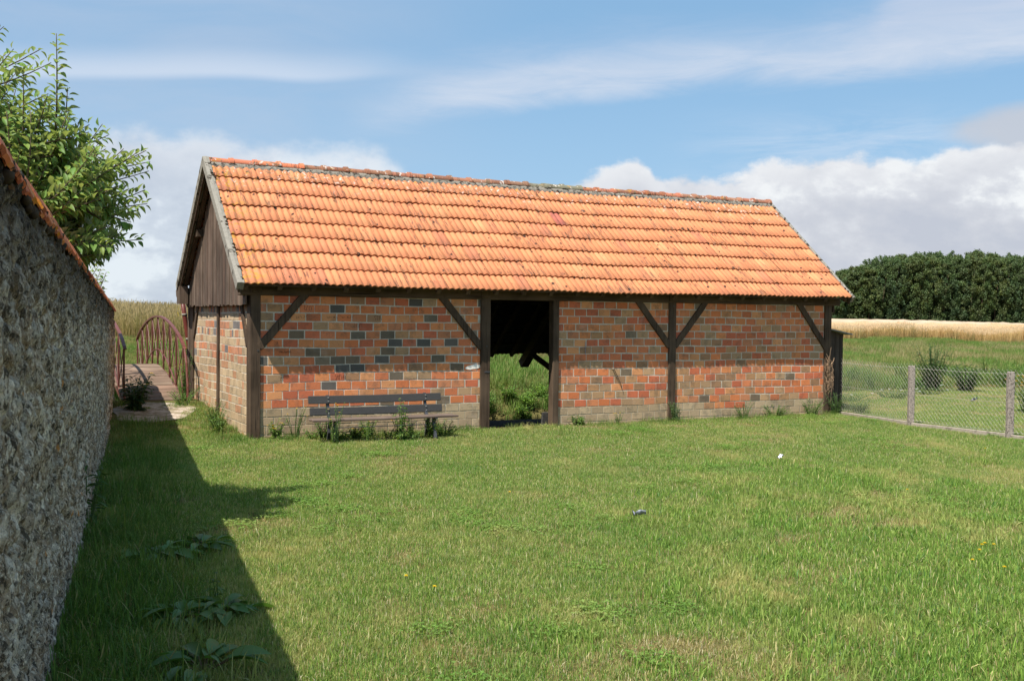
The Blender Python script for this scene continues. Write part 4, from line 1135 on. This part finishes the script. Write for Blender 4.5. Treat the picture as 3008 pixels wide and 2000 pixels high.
for i, (x, y) in enumerate(((2903, 1625), (2895, 1630), (2930, 1629), (2888, 1646), (2868, 1677), (2962, 1699), (2672, 1460), (2900, 1334), (1500, 1468), (1196, 1727), (1280, 1760))):
    X, Y = gp(x, y); rt_ = empty('dandelion', (X, Y, tz(X, Y)), 0, 'yellow dandelion head standing in the lawn', 'flower', g3)
    b = MB(); b.tube([(0, 0, 0), (.004, .003, .075)], .0015, 4, (.12, .2, .05)); b.build('stem', M['weed'], rt_)
    fl = Leaves()
    for q in range(14):
        an = q * .45; fl.add((.004, .003, .072), Vector((math.cos(an), math.sin(an), .45 + .5 * (q % 3))), (0, 0, 1), .015, .006, (.85, .6, .02), 'lance')
    fl.build('flower_head', M['petal'], rt_)

# ------------------------------------------------------------------ scattered grass (stuff)
def blades(n, size, hmin, hmax, wid, lean, cols, probs, seed, curve=.35, clump=False, heads=0, segs=2, headcol=None):
    r = np.random.default_rng(seed); 
    if clump: P = r.normal(0, size * .35, (n, 2))
    else: P = r.uniform(-size / 2, size / 2, (n, 2))
    H = r.uniform(hmin, hmax, n); A = r.uniform(0, 2 * np.pi, n); TL = np.abs(r.normal(0, lean, n)); ci = r.choice(len(cols), n, p=probs)
    C = np.array(cols)[ci] * r.uniform(.75, 1.25, (n, 1)); fa = r.uniform(0, 2 * np.pi, n)
    dx, dy = np.cos(A), np.sin(A); sx, sy = np.cos(fa), np.sin(fa); W = wid * r.uniform(.6, 1.3, n)
    lv = []
    ts = [0, .45, .8, 1.0] if segs == 3 else [0, .55, 1.0]
    V = []; CC = []
    for t in ts:
        bend = np.sin(TL) * t * H * (1 + curve * t); z = H * t * np.cos(TL * (.6 + .7 * t)); cx, cy = P[:, 0] + dx * bend, P[:, 1] + dy * bend
        if t < 1:
            w_ = W * (1 - .45 * t) / 2
            V += [np.stack([cx - sx * w_, cy - sy * w_, z - (.01 if t == 0 else 0)], 1), np.stack([cx + sx * w_, cy + sy * w_, z - (.01 if t == 0 else 0)], 1)]
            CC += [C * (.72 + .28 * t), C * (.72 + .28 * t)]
        else: V.append(np.stack([cx, cy, z], 1)); CC.append(C)
    m = len(V); V = np.stack(V, 1).reshape(-1, 3); CC = np.stack(CC, 1).reshape(-1, 3); base = np.arange(n)[:, None] * m
    Fq = [base + np.array([2 * k, 2 * k + 1, 2 * k + 3, 2 * k + 2]) for k in range(len(ts) - 2)]; q0 = 2 * (len(ts) - 2); Ft = base + np.array([q0, q0 + 1, q0 + 2])
    Fs = [np.concatenate(Fq), Ft]
    if heads:
        k = int(n * heads); top = V.reshape(n, m, 3)[:k, -1]; hv = []; 
        for (ox, oz, s_) in ((0, -.02, .3), (-.5, .03, 1), (.5, .03, 1), (0, .10, .2)):
            hv.append(top + np.stack([sx[:k] * ox * s_ * .022, sy[:k] * ox * s_ * .022, np.full(k, oz)], 1))
        b0 = len(V); V = np.concatenate([V, np.stack(hv, 1).reshape(-1, 3)]); hc = np.array(headcol) * r.uniform(.8, 1.2, (k, 1)); CC = np.concatenate([CC, np.repeat(hc, 4, 0)])
        Fs[0] = np.concatenate([Fs[0], b0 + np.arange(k)[:, None] * 4 + np.array([0, 1, 3, 2])])
    return V, Fs, CC
PROTO = bpy.data.collections.new('grass_patches')
def proto_coll(name, items, mat):
    c = bpy.data.collections.new(name)
    for i, (V, F, C) in enumerate(items):
        o = bpy.data.objects.new(f'{name}_{i}', np_mesh(f'{name}_{i}', V, F, mat, C)); c.objects.link(o)
    return c
def scatter(name, P, scale, idx, coll, label=None):
    n = len(P); me = bpy.data.meshes.new(name); me.vertices.add(n); me.vertices.foreach_set('co', np.asarray(P, dtype=np.float32).ravel())
    for an, ty, val in (('rz', 'FLOAT', RNG.uniform(0, 6.283, n)), ('sc', 'FLOAT', scale), ('pi', 'INT', idx)):
        a = me.attributes.new(an, ty, 'POINT'); a.data.foreach_set('value', np.asarray(val, dtype=np.float32 if ty == 'FLOAT' else np.int32))
    o = linkmesh(name, me); g = bpy.data.node_groups.new(name + '_scatter', 'GeometryNodeTree')
    g.interface.new_socket('Geometry', in_out='INPUT', socket_type='NodeSocketGeometry'); g.interface.new_socket('Geometry', in_out='OUTPUT', socket_type='NodeSocketGeometry')
    N = g.nodes; Lk = g.links; gi = N.new('NodeGroupInput'); go = N.new('NodeGroupOutput'); ip = N.new('GeometryNodeInstanceOnPoints'); ci = N.new('GeometryNodeCollectionInfo')
    ci.inputs['Collection'].default_value = coll; ci.inputs['Separate Children'].default_value = True; ci.inputs['Reset Children'].default_value = True
    def na(nm, ty):
        q = N.new('GeometryNodeInputNamedAttribute'); q.data_type = ty; q.inputs['Name'].default_value = nm; return [s for s in q.outputs if s.enabled and s.name == 'Attribute'][0]
    cx = N.new('ShaderNodeCombineXYZ'); Lk.new(na('rz', 'FLOAT'), cx.inputs[2])
    Lk.new(gi.outputs[0], ip.inputs['Points']); Lk.new(ci.outputs[0], ip.inputs['Instance']); ip.inputs['Pick Instance'].default_value = True
    Lk.new(na('pi', 'INT'), ip.inputs['Instance Index']); Lk.new(cx.outputs[0], ip.inputs['Rotation']); Lk.new(na('sc', 'FLOAT'), ip.inputs['Scale'])
    Lk.new(ip.outputs[0], go.inputs[0]); md = o.modifiers.new('scatter', 'NODES'); md.node_group = g
    tag(o, label, None, None, 'stuff'); return o
def region(x0, x1, y0, y1, step, jit=1.0):
    xs = np.arange(x0, x1, step); ys = np.arange(y0, y1, step); X, Y = np.meshgrid(xs, ys); X = X.ravel() + RNG.uniform(-.5, .5, X.size) * step * jit; Y = Y.ravel() + RNG.uniform(-.5, .5, Y.size) * step * jit
    return X, Y
def infr(X, Y, m=1.2): return (np.abs(X) < .50 * Y + m)
LC = [(.24, .375, .068), (.14, .26, .045), (.34, .46, .11), (.60, .52, .24), (.155, .29, .09), (.76, .70, .45)]
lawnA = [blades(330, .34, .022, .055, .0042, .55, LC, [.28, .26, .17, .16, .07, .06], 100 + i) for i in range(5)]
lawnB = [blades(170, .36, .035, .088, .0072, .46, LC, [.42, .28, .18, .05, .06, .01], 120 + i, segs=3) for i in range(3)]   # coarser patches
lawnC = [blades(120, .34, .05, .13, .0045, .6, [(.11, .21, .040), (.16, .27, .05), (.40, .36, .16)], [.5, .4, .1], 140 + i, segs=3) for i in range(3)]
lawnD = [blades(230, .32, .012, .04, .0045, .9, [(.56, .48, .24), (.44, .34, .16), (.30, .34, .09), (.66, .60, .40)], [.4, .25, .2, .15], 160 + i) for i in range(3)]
def clover(seed):
    r = np.random.default_rng(seed); n = 90; P = r.normal(0, .10, (n, 2)); z = r.uniform(.02, .05, n); V = []; C = []; s_ = r.uniform(.006, .011, n)
    for k in range(3):
        a = r.uniform(0, 6.28, n) if k == 0 else a + 2.09; cx, cy = P[:, 0] + np.cos(a) * s_, P[:, 1] + np.sin(a) * s_; tl = r.normal(0, .003, (4, n))
        for q, (dx, dy) in enumerate(((1, 0), (0, 1), (-1, 0), (0, -1))): V.append(np.stack([cx + dx * s_ * .9, cy + dy * s_ * .9, z + tl[q]], 1))
        C += [np.array((.17, .29, .055)) * r.uniform(.7, 1.25, (n, 1))] * 4
    V = np.stack(V, 1).reshape(-1, 3); C = np.stack(C, 1).reshape(-1, 3)
    V2, F2, C2 = blades(110, .3, .03, .06, .0045, .5, LC[:3], [.4, .3, .3], seed + 1)
    return np.concatenate([V2, V]), [F2[0], F2[1], len(V2) + np.arange(len(V)).reshape(-1, 4)], np.concatenate([C2, C])
lawnE = [clover(180 + i) for i in range(2)]
LCOL = proto_coll('lawn_patch', lawnA + lawnB + lawnC + lawnD + lawnE, M['lawn'])
XA, YA = [], []
for (y0, y1, st) in ((3.2, 8, .15), (8, 13, .17), (13, 29, .20)):
    X, Y = region(-12, 17, y0, y1, st); XA.append(X); YA.append(Y)
X = np.concatenate(XA); Y = np.concatenate(YA); u, w = UW(X, Y)
ok = infr(X, Y) & (wall_off(X, Y) > .04) & ~((u > -.03) & (u < 11.27) & (w > -.02)) & (w < 4.5) & ~(in_path(X, Y, .95) & (RNG.random(len(X)) < .96)) & ~((w > 3.4) & (u < .2) & (u > -1.35))
fd = (u > 11.2) & (w > -.1)
X, Y, u, w, fd = X[ok], Y[ok], u[ok], w[ok], fd[ok]
nn = np.array([mnoise.noise(Vector((x * .45, y * .45, 1))) for x, y in zip(X, Y)])
coarse = (sst(X, -.5, 2.0) * (1 - sst(Y, 9, 15)) * .55 + .25 * (nn > .1)) * (RNG.random(len(X)))
n2 = np.array([mnoise.noise(Vector((x * 1.1, y * .8, 9))) + .5 * mnoise.noise(Vector((x * 3.1, y * 2.4, 2))) for x, y in zip(X, Y)])
n3_ = np.array([mnoise.noise(Vector((x * .8, y * .6, 19))) + .4 * mnoise.noise(Vector((x * 2.6, y * 2, 12))) for x, y in zip(X, Y)])
dw = wall_off(X, Y); nearw = (dw < .75 + .3 * nn) 
idx = np.where(coarse > .30, RNG.integers(5, 8, len(X)), RNG.integers(0, 5, len(X)))
idx = np.where((n2 > .26) & (RNG.random(len(X)) < .55), RNG.integers(11, 14, len(X)), idx); idx = np.where((n3_ > .25) & (RNG.random(len(X)) < .13), RNG.integers(14, 16, len(X)), idx); idx = np.where(fd & (RNG.random(len(X)) < .5), RNG.integers(11, 14, len(X)), idx)
idx = np.where(nearw & (RNG.random(len(X)) < .75), RNG.integers(8, 11, len(X)), idx)
nb_ = ((w > -.35) & (u > -.4) & (u < 11.8) & (w < .4)) | ((np.abs(u + .25) < .25) & (w > 0))
idx = np.where(nb_ & (RNG.random(len(X)) < .45), RNG.integers(8, 11, len(X)), idx)
scl = RNG.uniform(.8, 1.15, len(X)) * np.where(nearw, RNG.uniform(.9, 1.7, len(X)), 1)
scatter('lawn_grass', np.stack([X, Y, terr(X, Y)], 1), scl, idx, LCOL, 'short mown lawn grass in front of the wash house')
# bank grass beyond the stream
BC = [(.15, .26, .052), (.20, .31, .065), (.10, .19, .038), (.46, .38, .18), (.26, .34, .10)]
bankP = [blades(150, .55, .10, .34, .011, .5, BC, [.34, .27, .2, .08, .11], 200 + i, segs=3) for i in range(4)]
bankP += [blades(120, .5, .08, .24, .018, .7, BC[:3], [.4, .4, .2], 220 + i, segs=3) for i in range(2)]
bankP += [blades(120, .5, .12, .38, .008, .5, [(.46, .38, .20), (.38, .33, .15), (.17, .22, .07)], [.4, .35, .25], 230 + i, segs=3) for i in range(2)]
BCOL = proto_coll('bank_patch', bankP, M['bank'])
X, Y = region(-26, 42, 18, 62, .34); u, w = UW(X, Y)
n1 = np.array([mnoise.noise(Vector((x * .42, y * .13, 4))) for x, y in zip(X, Y)])
left = (u < 13); 
ok = infr(X, Y, 2) & (w > np.where(left, 6.68, 6.35)) & np.where(left, (w < 19.5), (Y < 58.6))
X, Y, u, w, n1 = X[ok], Y[ok], u[ok], w[ok], n1[ok]
idx = RNG.integers(0, 4, len(X)); idx = np.where(w < 9, RNG.integers(0, 6, len(X)), idx)
dry = (n1 > .03) & (w > 8) & (w < 24) & ~((u > 2) & (u < 12) & (w < 15)); idx = np.where(dry & (RNG.random(len(X)) < .7), RNG.integers(6, 8, len(X)), idx)
scl = RNG.uniform(.7, 1.2, len(X)); scl = np.where(w > 17, scl * .8, scl); scl = np.where((u < 6) & (w > 8.5), scl * .5, scl)
scatter('bank_grass', np.stack([X, Y, terr(X, Y)], 1), scl, idx, BCOL, 'long rough grass on the bank beyond the stream')
# tall dry meadow behind the bridge
MC = [(.36, .29, .11), (.29, .25, .09), (.46, .37, .17), (.20, .22, .065), (.40, .30, .14)]
medP = [blades(110, .7, .35, .85, .012, .22, MC, [.3, .22, .2, .16, .12], 300 + i, segs=3, heads=.5, headcol=(.42, .33, .17)) for i in range(5)]
fl_ = [blades(5, .6, .6, .8, .012, .15, [(.2, .2, .06)], [1], 330, segs=3, heads=1, headcol=(.85, .6, .03))]
MCOL = proto_coll('meadow_patch', medP + fl_, M['meadow'])
X, Y = region(-50, 4, 30, 74, .42); u, w = UW(X, Y); ok = infr(X, Y, 2) & (w > 18.3) & (u < 14)
X, Y = X[ok], Y[ok]; idx = RNG.integers(0, 5, len(X)); idx = np.where(RNG.random(len(X)) < .05, 5, idx)
scatter('meadow_grass', np.stack([X, Y, terr(X, Y)], 1), RNG.uniform(.75, 1.1, len(X)), idx, MCOL, 'tall golden meadow grass on the rise behind the bridge')
# wheat: standing stalks at the edge, ears over the whole field
WC = [(.68, .48, .21), (.74, .55, .27), (.58, .41, .17), (.48, .37, .14)]
whP = [blades(150, .7, .62, .88, .014, .12, WC, [.4, .3, .2, .1], 400 + i, segs=3, heads=.8, headcol=(.76, .58, .36)) for i in range(5)]
whP += [blades(90, .7, .5, 1.05, .016, .3, [(.42, .34, .15), (.22, .24, .08), (.34, .28, .1)], [.5, .25, .25], 420 + i, segs=3, heads=.6, headcol=(.45, .35, .2)) for i in range(2)]
WCOL = proto_coll('wheat_patch', whP, M['wheat'])
def wedge(X): return 58.2 + .5 * np.sin(X * .9) + .3 * np.sin(X * 2.3)
X1, Y1 = region(12, 40, 57.5, 61, .30); X2, Y2 = region(12, 52, 61, 84, .60)
X = np.concatenate([X1, X2]); Y = np.concatenate([Y1, Y2]); ok = infr(X, Y, 3) & (Y > wedge(X)) & (X > .24 * Y); X, Y = X[ok], Y[ok]
idx = RNG.integers(0, 5, len(X)); idx = np.where((Y < wedge(X) + .7) & (RNG.random(len(X)) < .45 * (1 - sst(X, 20, 24)) + .06), RNG.integers(5, 7, len(X)), idx)
scatter('wheat_stalks', np.stack([X, Y, terr(X, Y)], 1), RNG.uniform(.76, .98, len(X)), idx, WCOL, 'ripe wheat standing along the near edge of the field')
xs = np.arange(5, 190, .8); ys = np.concatenate([np.arange(60.2, 90, .5), np.arange(90, 172, 1.2)]); GX2, GY2 = np.meshgrid(xs, ys, indexing='ij')
GZ2 = terr(GX2, GY2) + .74 + RNG.uniform(-.05, .05, GX2.shape); I = np.arange(GX2.size).reshape(GX2.shape)
F = np.stack([I[:-1, :-1], I[1:, :-1], I[1:, 1:], I[:-1, 1:]], -1).reshape(-1, 4)
cw = np.array((.74, .56, .38)) * RNG.uniform(.82, 1.15, (GX2.size, 1))
tag(linkmesh('wheat_field', np_mesh('wheat_field', np.stack([GX2, GY2, GZ2], -1).reshape(-1, 3), F, M['wheat'], cw)), 'pale ripe wheat field stretching to the wood', None, None, 'stuff')

# ------------------------------------------------------------------ poplar wood
def poplar_mesh(seed, H, Rr):
    r = np.random.default_rng(seed); V = []; C = []; n = 0; cl = []
    nclump = 120
    for i in range(nclump):
        t = r.uniform(.10, 1.0); z = H * t; rad = Rr * (np.sin(np.pi * min(1, (t * .86 + .12))) ** .6) * (1 if t < .8 else 1 - (t - .8) * 1.5)
        a = r.uniform(0, 2 * np.pi); k = r.uniform(.35, 1.0) ** .5
        cl.append((np.cos(a) * rad * k + .09 * z * t * .8, np.sin(a) * rad * k, z, r.uniform(.30, .62) * (1.15 - .4 * t), r.uniform(.78, 1.18)))
    for q in range(12): cl.append((.09 * H * .8 + r.normal(0, .9), r.normal(0, .9), H * r.uniform(.93, 1.02), .34, 1.1))
    for (cx, cy, cz, cr_, cb) in cl:
        m = 80; d = r.normal(0, 1, (m, 3)); d /= np.linalg.norm(d, axis=1)[:, None]; p = d * cr_ * r.uniform(.25, 1.40, (m, 1)) * np.array((1, 1, 1.15)) + (cx, cy, cz)
        s = r.uniform(.09, .17, (m, 1)); a = r.normal(0, 1, (m, 3)); a /= np.linalg.norm(a, axis=1)[:, None]; d2 = r.normal(0, 1, (m, 3)) + d * .6; b_ = np.cross(d2, a); b_ /= np.linalg.norm(b_, axis=1)[:, None] + 1e-6
        V.append(np.stack([p - a * s, p - b_ * s * .7, p + a * s, p + b_ * s * .7], 1).reshape(-1, 3))
        c = np.array([(.085, .128, .046), (.10, .135, .048), (.078, .12, .048), (.092, .138, .056), (.085, .117, .04)][seed % 5]) * cb * r.uniform(.7, 1.3, (m, 1)) * np.array([r.uniform(.9, 1.15), 1, r.uniform(.8, 1.2)]); C.append(np.repeat(c, 4, 0))
    V = np.concatenate(V); C = np.concatenate(C); F = np.arange(len(V)).reshape(-1, 4)
    return np_mesh('crown', V, F, M['poplar'], C)
PV = [poplar_mesh(500 + i, 14.0, 2.9) for i in range(5)]
tm = MB(); tm.tube([(0, 0, -.5), (.1, 0, 4), (.5, 0, 9), (1.0, 0, 13)], [.11, .09, .07, .03], 7, (1.1, 1.05, .95))
trunk_me = tm.build('trunk', M['bark']).data; bpy.data.objects.remove(bpy.data.objects['trunk'])
PX = [2380, 2446, 2502, 2551, 2636, 2752, 2774, 2814, 2899, 2966, 3008, 3080, 3300]; PY = [835, 793, 766, 753, 737, 730, 744, 729, 730, 741, 755, 770, 800]
rr = random.Random(33); k = 0
for row, Yt in enumerate((196, 199, 202, 205, 208)):
    x = 52 + row * 1.0
    while x < 112:
        X_, Y_ = x + rr.uniform(-.5, .5), Yt + rr.uniform(-1.2, 1.2); pxx = 1504 + 3100 * X_ / Y_
        ytop = np.interp(pxx, PX, PY) + rr.uniform(-5, 15) + max(0, 2 - row) * 7; ztop = 1.8 + (934 + .0097 * (pxx - 1504) - ytop) / 3100 * Y_
        zb = tz(X_, Y_); s = (ztop - zb) / 15.2
        t_ = empty('poplar_tree', (X_, Y_, zb), rr.uniform(-.5, .5), 'tall dark green poplar standing in the dense wood beyond the wheat', 'tree', 'poplars of the wood beyond the wheat field'); t_.scale = (rr.uniform(.85, 1.1), 1, s)
        c = bpy.data.objects.new('crown', PV[k % 5]); COL.objects.link(c); c.parent = t_; c.rotation_euler = (0, 0, 0); k += 1
        q = bpy.data.objects.new('trunk', trunk_me); COL.objects.link(q); q.parent = t_
        x += 2.35 if row < 2 else 2.8
# undergrowth at the foot of the wood
r = np.random.default_rng(9); V = []; C = []
for i in range(150):
    cx = r.uniform(50, 112); cy = 193.5 + r.uniform(-.8, .8); cz = tz(cx, cy) + r.uniform(.2, 1.5); m = 60; cr_ = r.uniform(.5, 1.0)
    d = r.normal(0, 1, (m, 3)); d /= np.linalg.norm(d, axis=1)[:, None]; p = d * cr_ + (cx, cy, cz); s = r.uniform(.12, .22, (m, 1)); a = r.normal(0, 1, (m, 3)); a /= np.linalg.norm(a, axis=1)[:, None]; b_ = np.cross(d, a)
    V.append(np.stack([p - a * s, p - b_ * s * .7, p + a * s, p + b_ * s * .7], 1).reshape(-1, 3)); C.append(np.tile(np.array((.075, .10, .042)) * r.uniform(.6, 1.3), (m * 4, 1)))
V = np.concatenate(V); me = np_mesh('undergrowth', V, np.arange(len(V)).reshape(-1, 4), M['poplar'], np.concatenate(C)); tag(linkmesh('undergrowth', me), 'dark undergrowth along the foot of the wood', None, None, 'stuff')

# ------------------------------------------------------------------ sky, sun, camera
SUN = Vector((-.461, -.633, 1.27)).normalized()
wd = bpy.data.worlds.new('World'); sc.world = wd; wd.use_nodes = True
t = NT(wd.node_tree); t.n.clear()
out = t.n.new('ShaderNodeOutputWorld'); bg = t.n.new('ShaderNodeBackground'); t.l.new(bg.outputs[0], out.inputs[0])
sky = t.n.new('ShaderNodeTexSky'); sky.sky_type = 'NISHITA'; sky.sun_disc = False
sky.sun_elevation = math.asin(SUN.z); sky.sun_rotation = math.atan2(SUN.x, SUN.y); sky.air_density = 1.0; sky.dust_density = .6; sky.ozone_density = 1.5
tc = t.n.new('ShaderNodeTexCoord'); D = tc.outputs['Generated']
sp = t.n.new('ShaderNodeSeparateXYZ'); t.l.new(D, sp.inputs[0])
az = t.math('ARCTAN2', sp.outputs[0], sp.outputs[1]); el = t.math('ARCSINE', sp.outputs[2])
cb = t.n.new('ShaderNodeCombineXYZ'); t.l.new(az, cb.inputs[0]); t.l.new(el, cb.inputs[1]); P2 = cb.outputs[0]
def azx(x): return math.atan((x - 1504) / 3100)
def ely(x, y): return math.atan((934 + .0097 * (x - 1504) - y) / 3100 * math.cos(azx(x)))
def fcurve(pts, inp):
    """piecewise outline: elevation as a function of azimuth"""
    nd = t.n.new('ShaderNodeFloatCurve'); cv = nd.mapping.curves[0]
    P = [((azx(x) + 1.0) / 2.0, ely(x, y) * 2 + .1) for x, y in pts]
    P = [(0, P[0][1])] + P + [(1, P[-1][1])]
    while len(cv.points) < len(P): cv.points.new(.5, .5)
    for c, p in zip(cv.points, P): c.location = p; c.handle_type = 'AUTO'
    nd.mapping.update(); t.l.new(t.math('MULTIPLY', t.math('ADD', inp, 1.0), .5), nd.inputs['Value'])
    return t.math('MULTIPLY', t.math('SUBTRACT', nd.outputs[0], .1), .5)
def sstep(x, a, b):
    nd = t.n.new('ShaderNodeMapRange'); nd.interpolation_type = 'SMOOTHSTEP'; nd.inputs['From Min'].default_value = a; nd.inputs['From Max'].default_value = b
    t.l.new(x, nd.inputs['Value']); return nd.outputs[0]
col = sky.outputs[0]
SKS = .105; EXPO = .88; CK = SKS * 2 ** EXPO
def addcloud(col, mask, c):   # c in display-linear units, turned into sky units
    return t.mix(mask, col, tuple(v / CK for v in c))
# deepen and even the blue
col = t.mix(1.0, col, (.62, .80, 1.0), 'MULTIPLY')
col = addcloud(col, .78, (.275, .48, .69))
# veil of cirrus over the left half
P3 = t.mapping(P2, scale=(3.2, 13, 1), rot=(0, 0, R(-6)))
ci = t.noise(P3, 1.3, 7, .62, .5); ci2 = t.noise(t.mapping(P2, scale=(5, 26, 1), rot=(0, 0, R(-16))), 1.6, 7, .65, .6)
lm = t.math('MULTIPLY', sstep(az, .06, -.28), sstep(el, .05, .16))
col = addcloud(col, t.math('MULTIPLY', t.math('MULTIPLY', t.ramp(ci, [(.34, .4), (.66, 1)]), lm), .80), (.43, .56, .75))
# thin bright streak
eS = fcurve([(0, 222), (300, 228), (700, 226), (900, 238), (1150, 224), (1300, 222)], az); dS = t.math('SUBTRACT', el, eS)
stk = t.math('MULTIPLY', t.math('MULTIPLY', sstep(dS, -.006, .003), sstep(dS, .030, .002)), sstep(az, -.05, -.22))
col = addcloud(col, t.math('MULTIPLY', stk, .55), (.76, .82, .93))
# the broad diagonal band
eL = fcurve([(900, 425), (1060, 392), (1500, 315), (1780, 280), (2043, 252), (2459, 232), (2750, 205), (3008, 172)], az)
eU = fcurve([(900, 415), (1060, 322), (1300, 215), (1500, 170), (1800, 130), (2139, 118), (2400, 85), (2523, 35), (2600, -60), (3008, -300)], az)
jit = t.math('MULTIPLY', t.math('SUBTRACT', ci2, .5), .022)
bl = sstep(t.math('ADD', t.math('SUBTRACT', el, eL), jit), -.012, .016); bu = sstep(t.math('ADD', t.math('SUBTRACT', eU, el), t.math('MULTIPLY', jit, 1.6)), -.03, .045)
band = t.math('MULTIPLY', t.math('MULTIPLY', bl, bu), sstep(az, -.19, -.06))
col = addcloud(col, t.math('MULTIPLY', band, t.ramp(ci2, [(.28, .66), (.68, 1)])), (.53, .63, .80))
low = t.math('MULTIPLY', t.math('MULTIPLY', bl, sstep(t.math('SUBTRACT', el, eL), .055, .01)), sstep(az, -.18, -.04))
col = addcloud(col, t.math('MULTIPLY', low, t.ramp(ci2, [(.3, .2), (.62, .55)])), (.70, .77, .88))
# faint wisps below the band on the right
w2 = t.math('MULTIPLY', t.math('MULTIPLY', sstep(az, .12, .26), sstep(az, .46, .34)), t.math('MULTIPLY', sstep(el, .105, .13), sstep(el, .20, .16)))
col = addcloud(col, t.math('MULTIPLY', w2, t.ramp(ci2, [(.4, 0), (.68, .75)])), (.58, .70, .87))
# pale haze low over the horizon
col = addcloud(col, t.math('MULTIPLY', sstep(el, .28, .02), .5), (.50, .70, .88))
# cumulus banks
cn = t.noise(t.mapping(P2, scale=(1, 1.5, 1)), 15, 8, .58); cn2 = t.noise(t.mapping(P2, scale=(1, 1.7, 1), loc=(4, 2, 0)), 6.5, 8, .58, .2); cn3 = t.noise(t.mapping(P2, scale=(1, 1.4, 1), loc=(1, 7, 0)), 42, 6, .6)
j2 = t.math('ADD', t.math('MULTIPLY', t.math('SUBTRACT', cn, .5), .055), t.math('MULTIPLY', t.math('SUBTRACT', cn3, .5), .018))
def cumulus(col, outline, soft, azfade=None):
    e = fcurve(outline, az); d = t.math('ADD', t.math('SUBTRACT', e, el), j2); mk = sstep(d, -soft, soft)
    mk = t.math('MULTIPLY', mk, azfade or .95)
    rim = sstep(d, .045, .0)
    body = t.ramp(t.math('ADD', cn2, t.math('MULTIPLY', t.math('SUBTRACT', cn3, .5), .25)), [(.36, (.56, .59, .67)), (.47, (.64, .66, .72)), (.53, (.72, .74, .79)), (.60, (.93, .95, .96))])
    body = t.mix(t.math('MULTIPLY', rim, t.ramp(cn, [(.38, .25), (.6, .9)])), body, (.88, .89, .91))
    nd = t.n.new('ShaderNodeMix'); nd.data_type = 'RGBA'; t.l.new(mk, nd.inputs[0]); t.l.new(col, nd.inputs[6])
    t.l.new(t.mix(1.0, body, tuple([1 / CK] * 3), 'MULTIPLY'), nd.inputs[7]); return nd.outputs[2]
gx = t.math('DIVIDE', t.math('SUBTRACT', az, azx(3060)), .075); gy = t.math('DIVIDE', t.math('SUBTRACT', el, ely(3060, 375)), .022)
gm = sstep(t.math('ADD', t.math('ADD', t.math('MULTIPLY', gx, gx), t.math('MULTIPLY', gy, gy)), t.math('MULTIPLY', t.math('SUBTRACT', cn, .5), 1.6)), 1.3, .2)
col = addcloud(col, t.math('MULTIPLY', gm, .75), (.62, .62, .66))
col = cumulus(col, [(-200, 420), (200, 420), (300, 405), (350, 388), (440, 402), (500, 425), (570, 420), (700, 440), (860, 442), (1060, 448), (1110, 470), (1250, 640), (1400, 900)], .014, .72)
col = cumulus(col, [(1400, 900), (1560, 690), (1640, 575), (1690, 540), (1770, 520), (1820, 495), (1870, 478), (1895, 492), (1880, 545), (1930, 535), (2000, 520), (2100, 530), (2200, 505), (2320, 492), (2420, 468), (2550, 472), (2700, 455), (2850, 440), (2930, 425), (3008, 405), (3300, 380)], .006)
t.l.new(col, bg.inputs[0]); bg.inputs[1].default_value = SKS

sl = bpy.data.lights.new('sun', 'SUN'); sl.energy = 4.0; sl.angle = R(.53); sl.color = (1.0, .945, .86)
so = bpy.data.objects.new('sun', sl); COL.objects.link(so); so.rotation_euler = (-SUN).to_track_quat('-Z', 'Y').to_euler(); so.location = (-6, -8, 20)

cam = bpy.data.cameras.new('camera'); co_ = bpy.data.objects.new('camera', cam); COL.objects.link(co_)
cam.sensor_width = 36; cam.lens = 3100.6 / 3008 * 36; cam.clip_end = 6000; cam.clip_start = .05
co_.matrix_world = Matrix.Translation((0, 0, 1.8)) @ Matrix.Rotation(R(90) - .0215, 4, 'X') @ Matrix.Rotation(.0097, 4, 'Z')
sc.camera = co_
sc.view_settings.view_transform = 'Standard'; sc.view_settings.look = 'None'; sc.view_settings.exposure = EXPO; sc.view_settings.gamma = 1
sc.cycles.max_bounces = 6; sc.cycles.diffuse_bounces = 3; sc.cycles.glossy_bounces = 2; sc.cycles.transmission_bounces = 3; sc.cycles.transparent_max_bounces = 4
sc.cycles.use_denoising = True
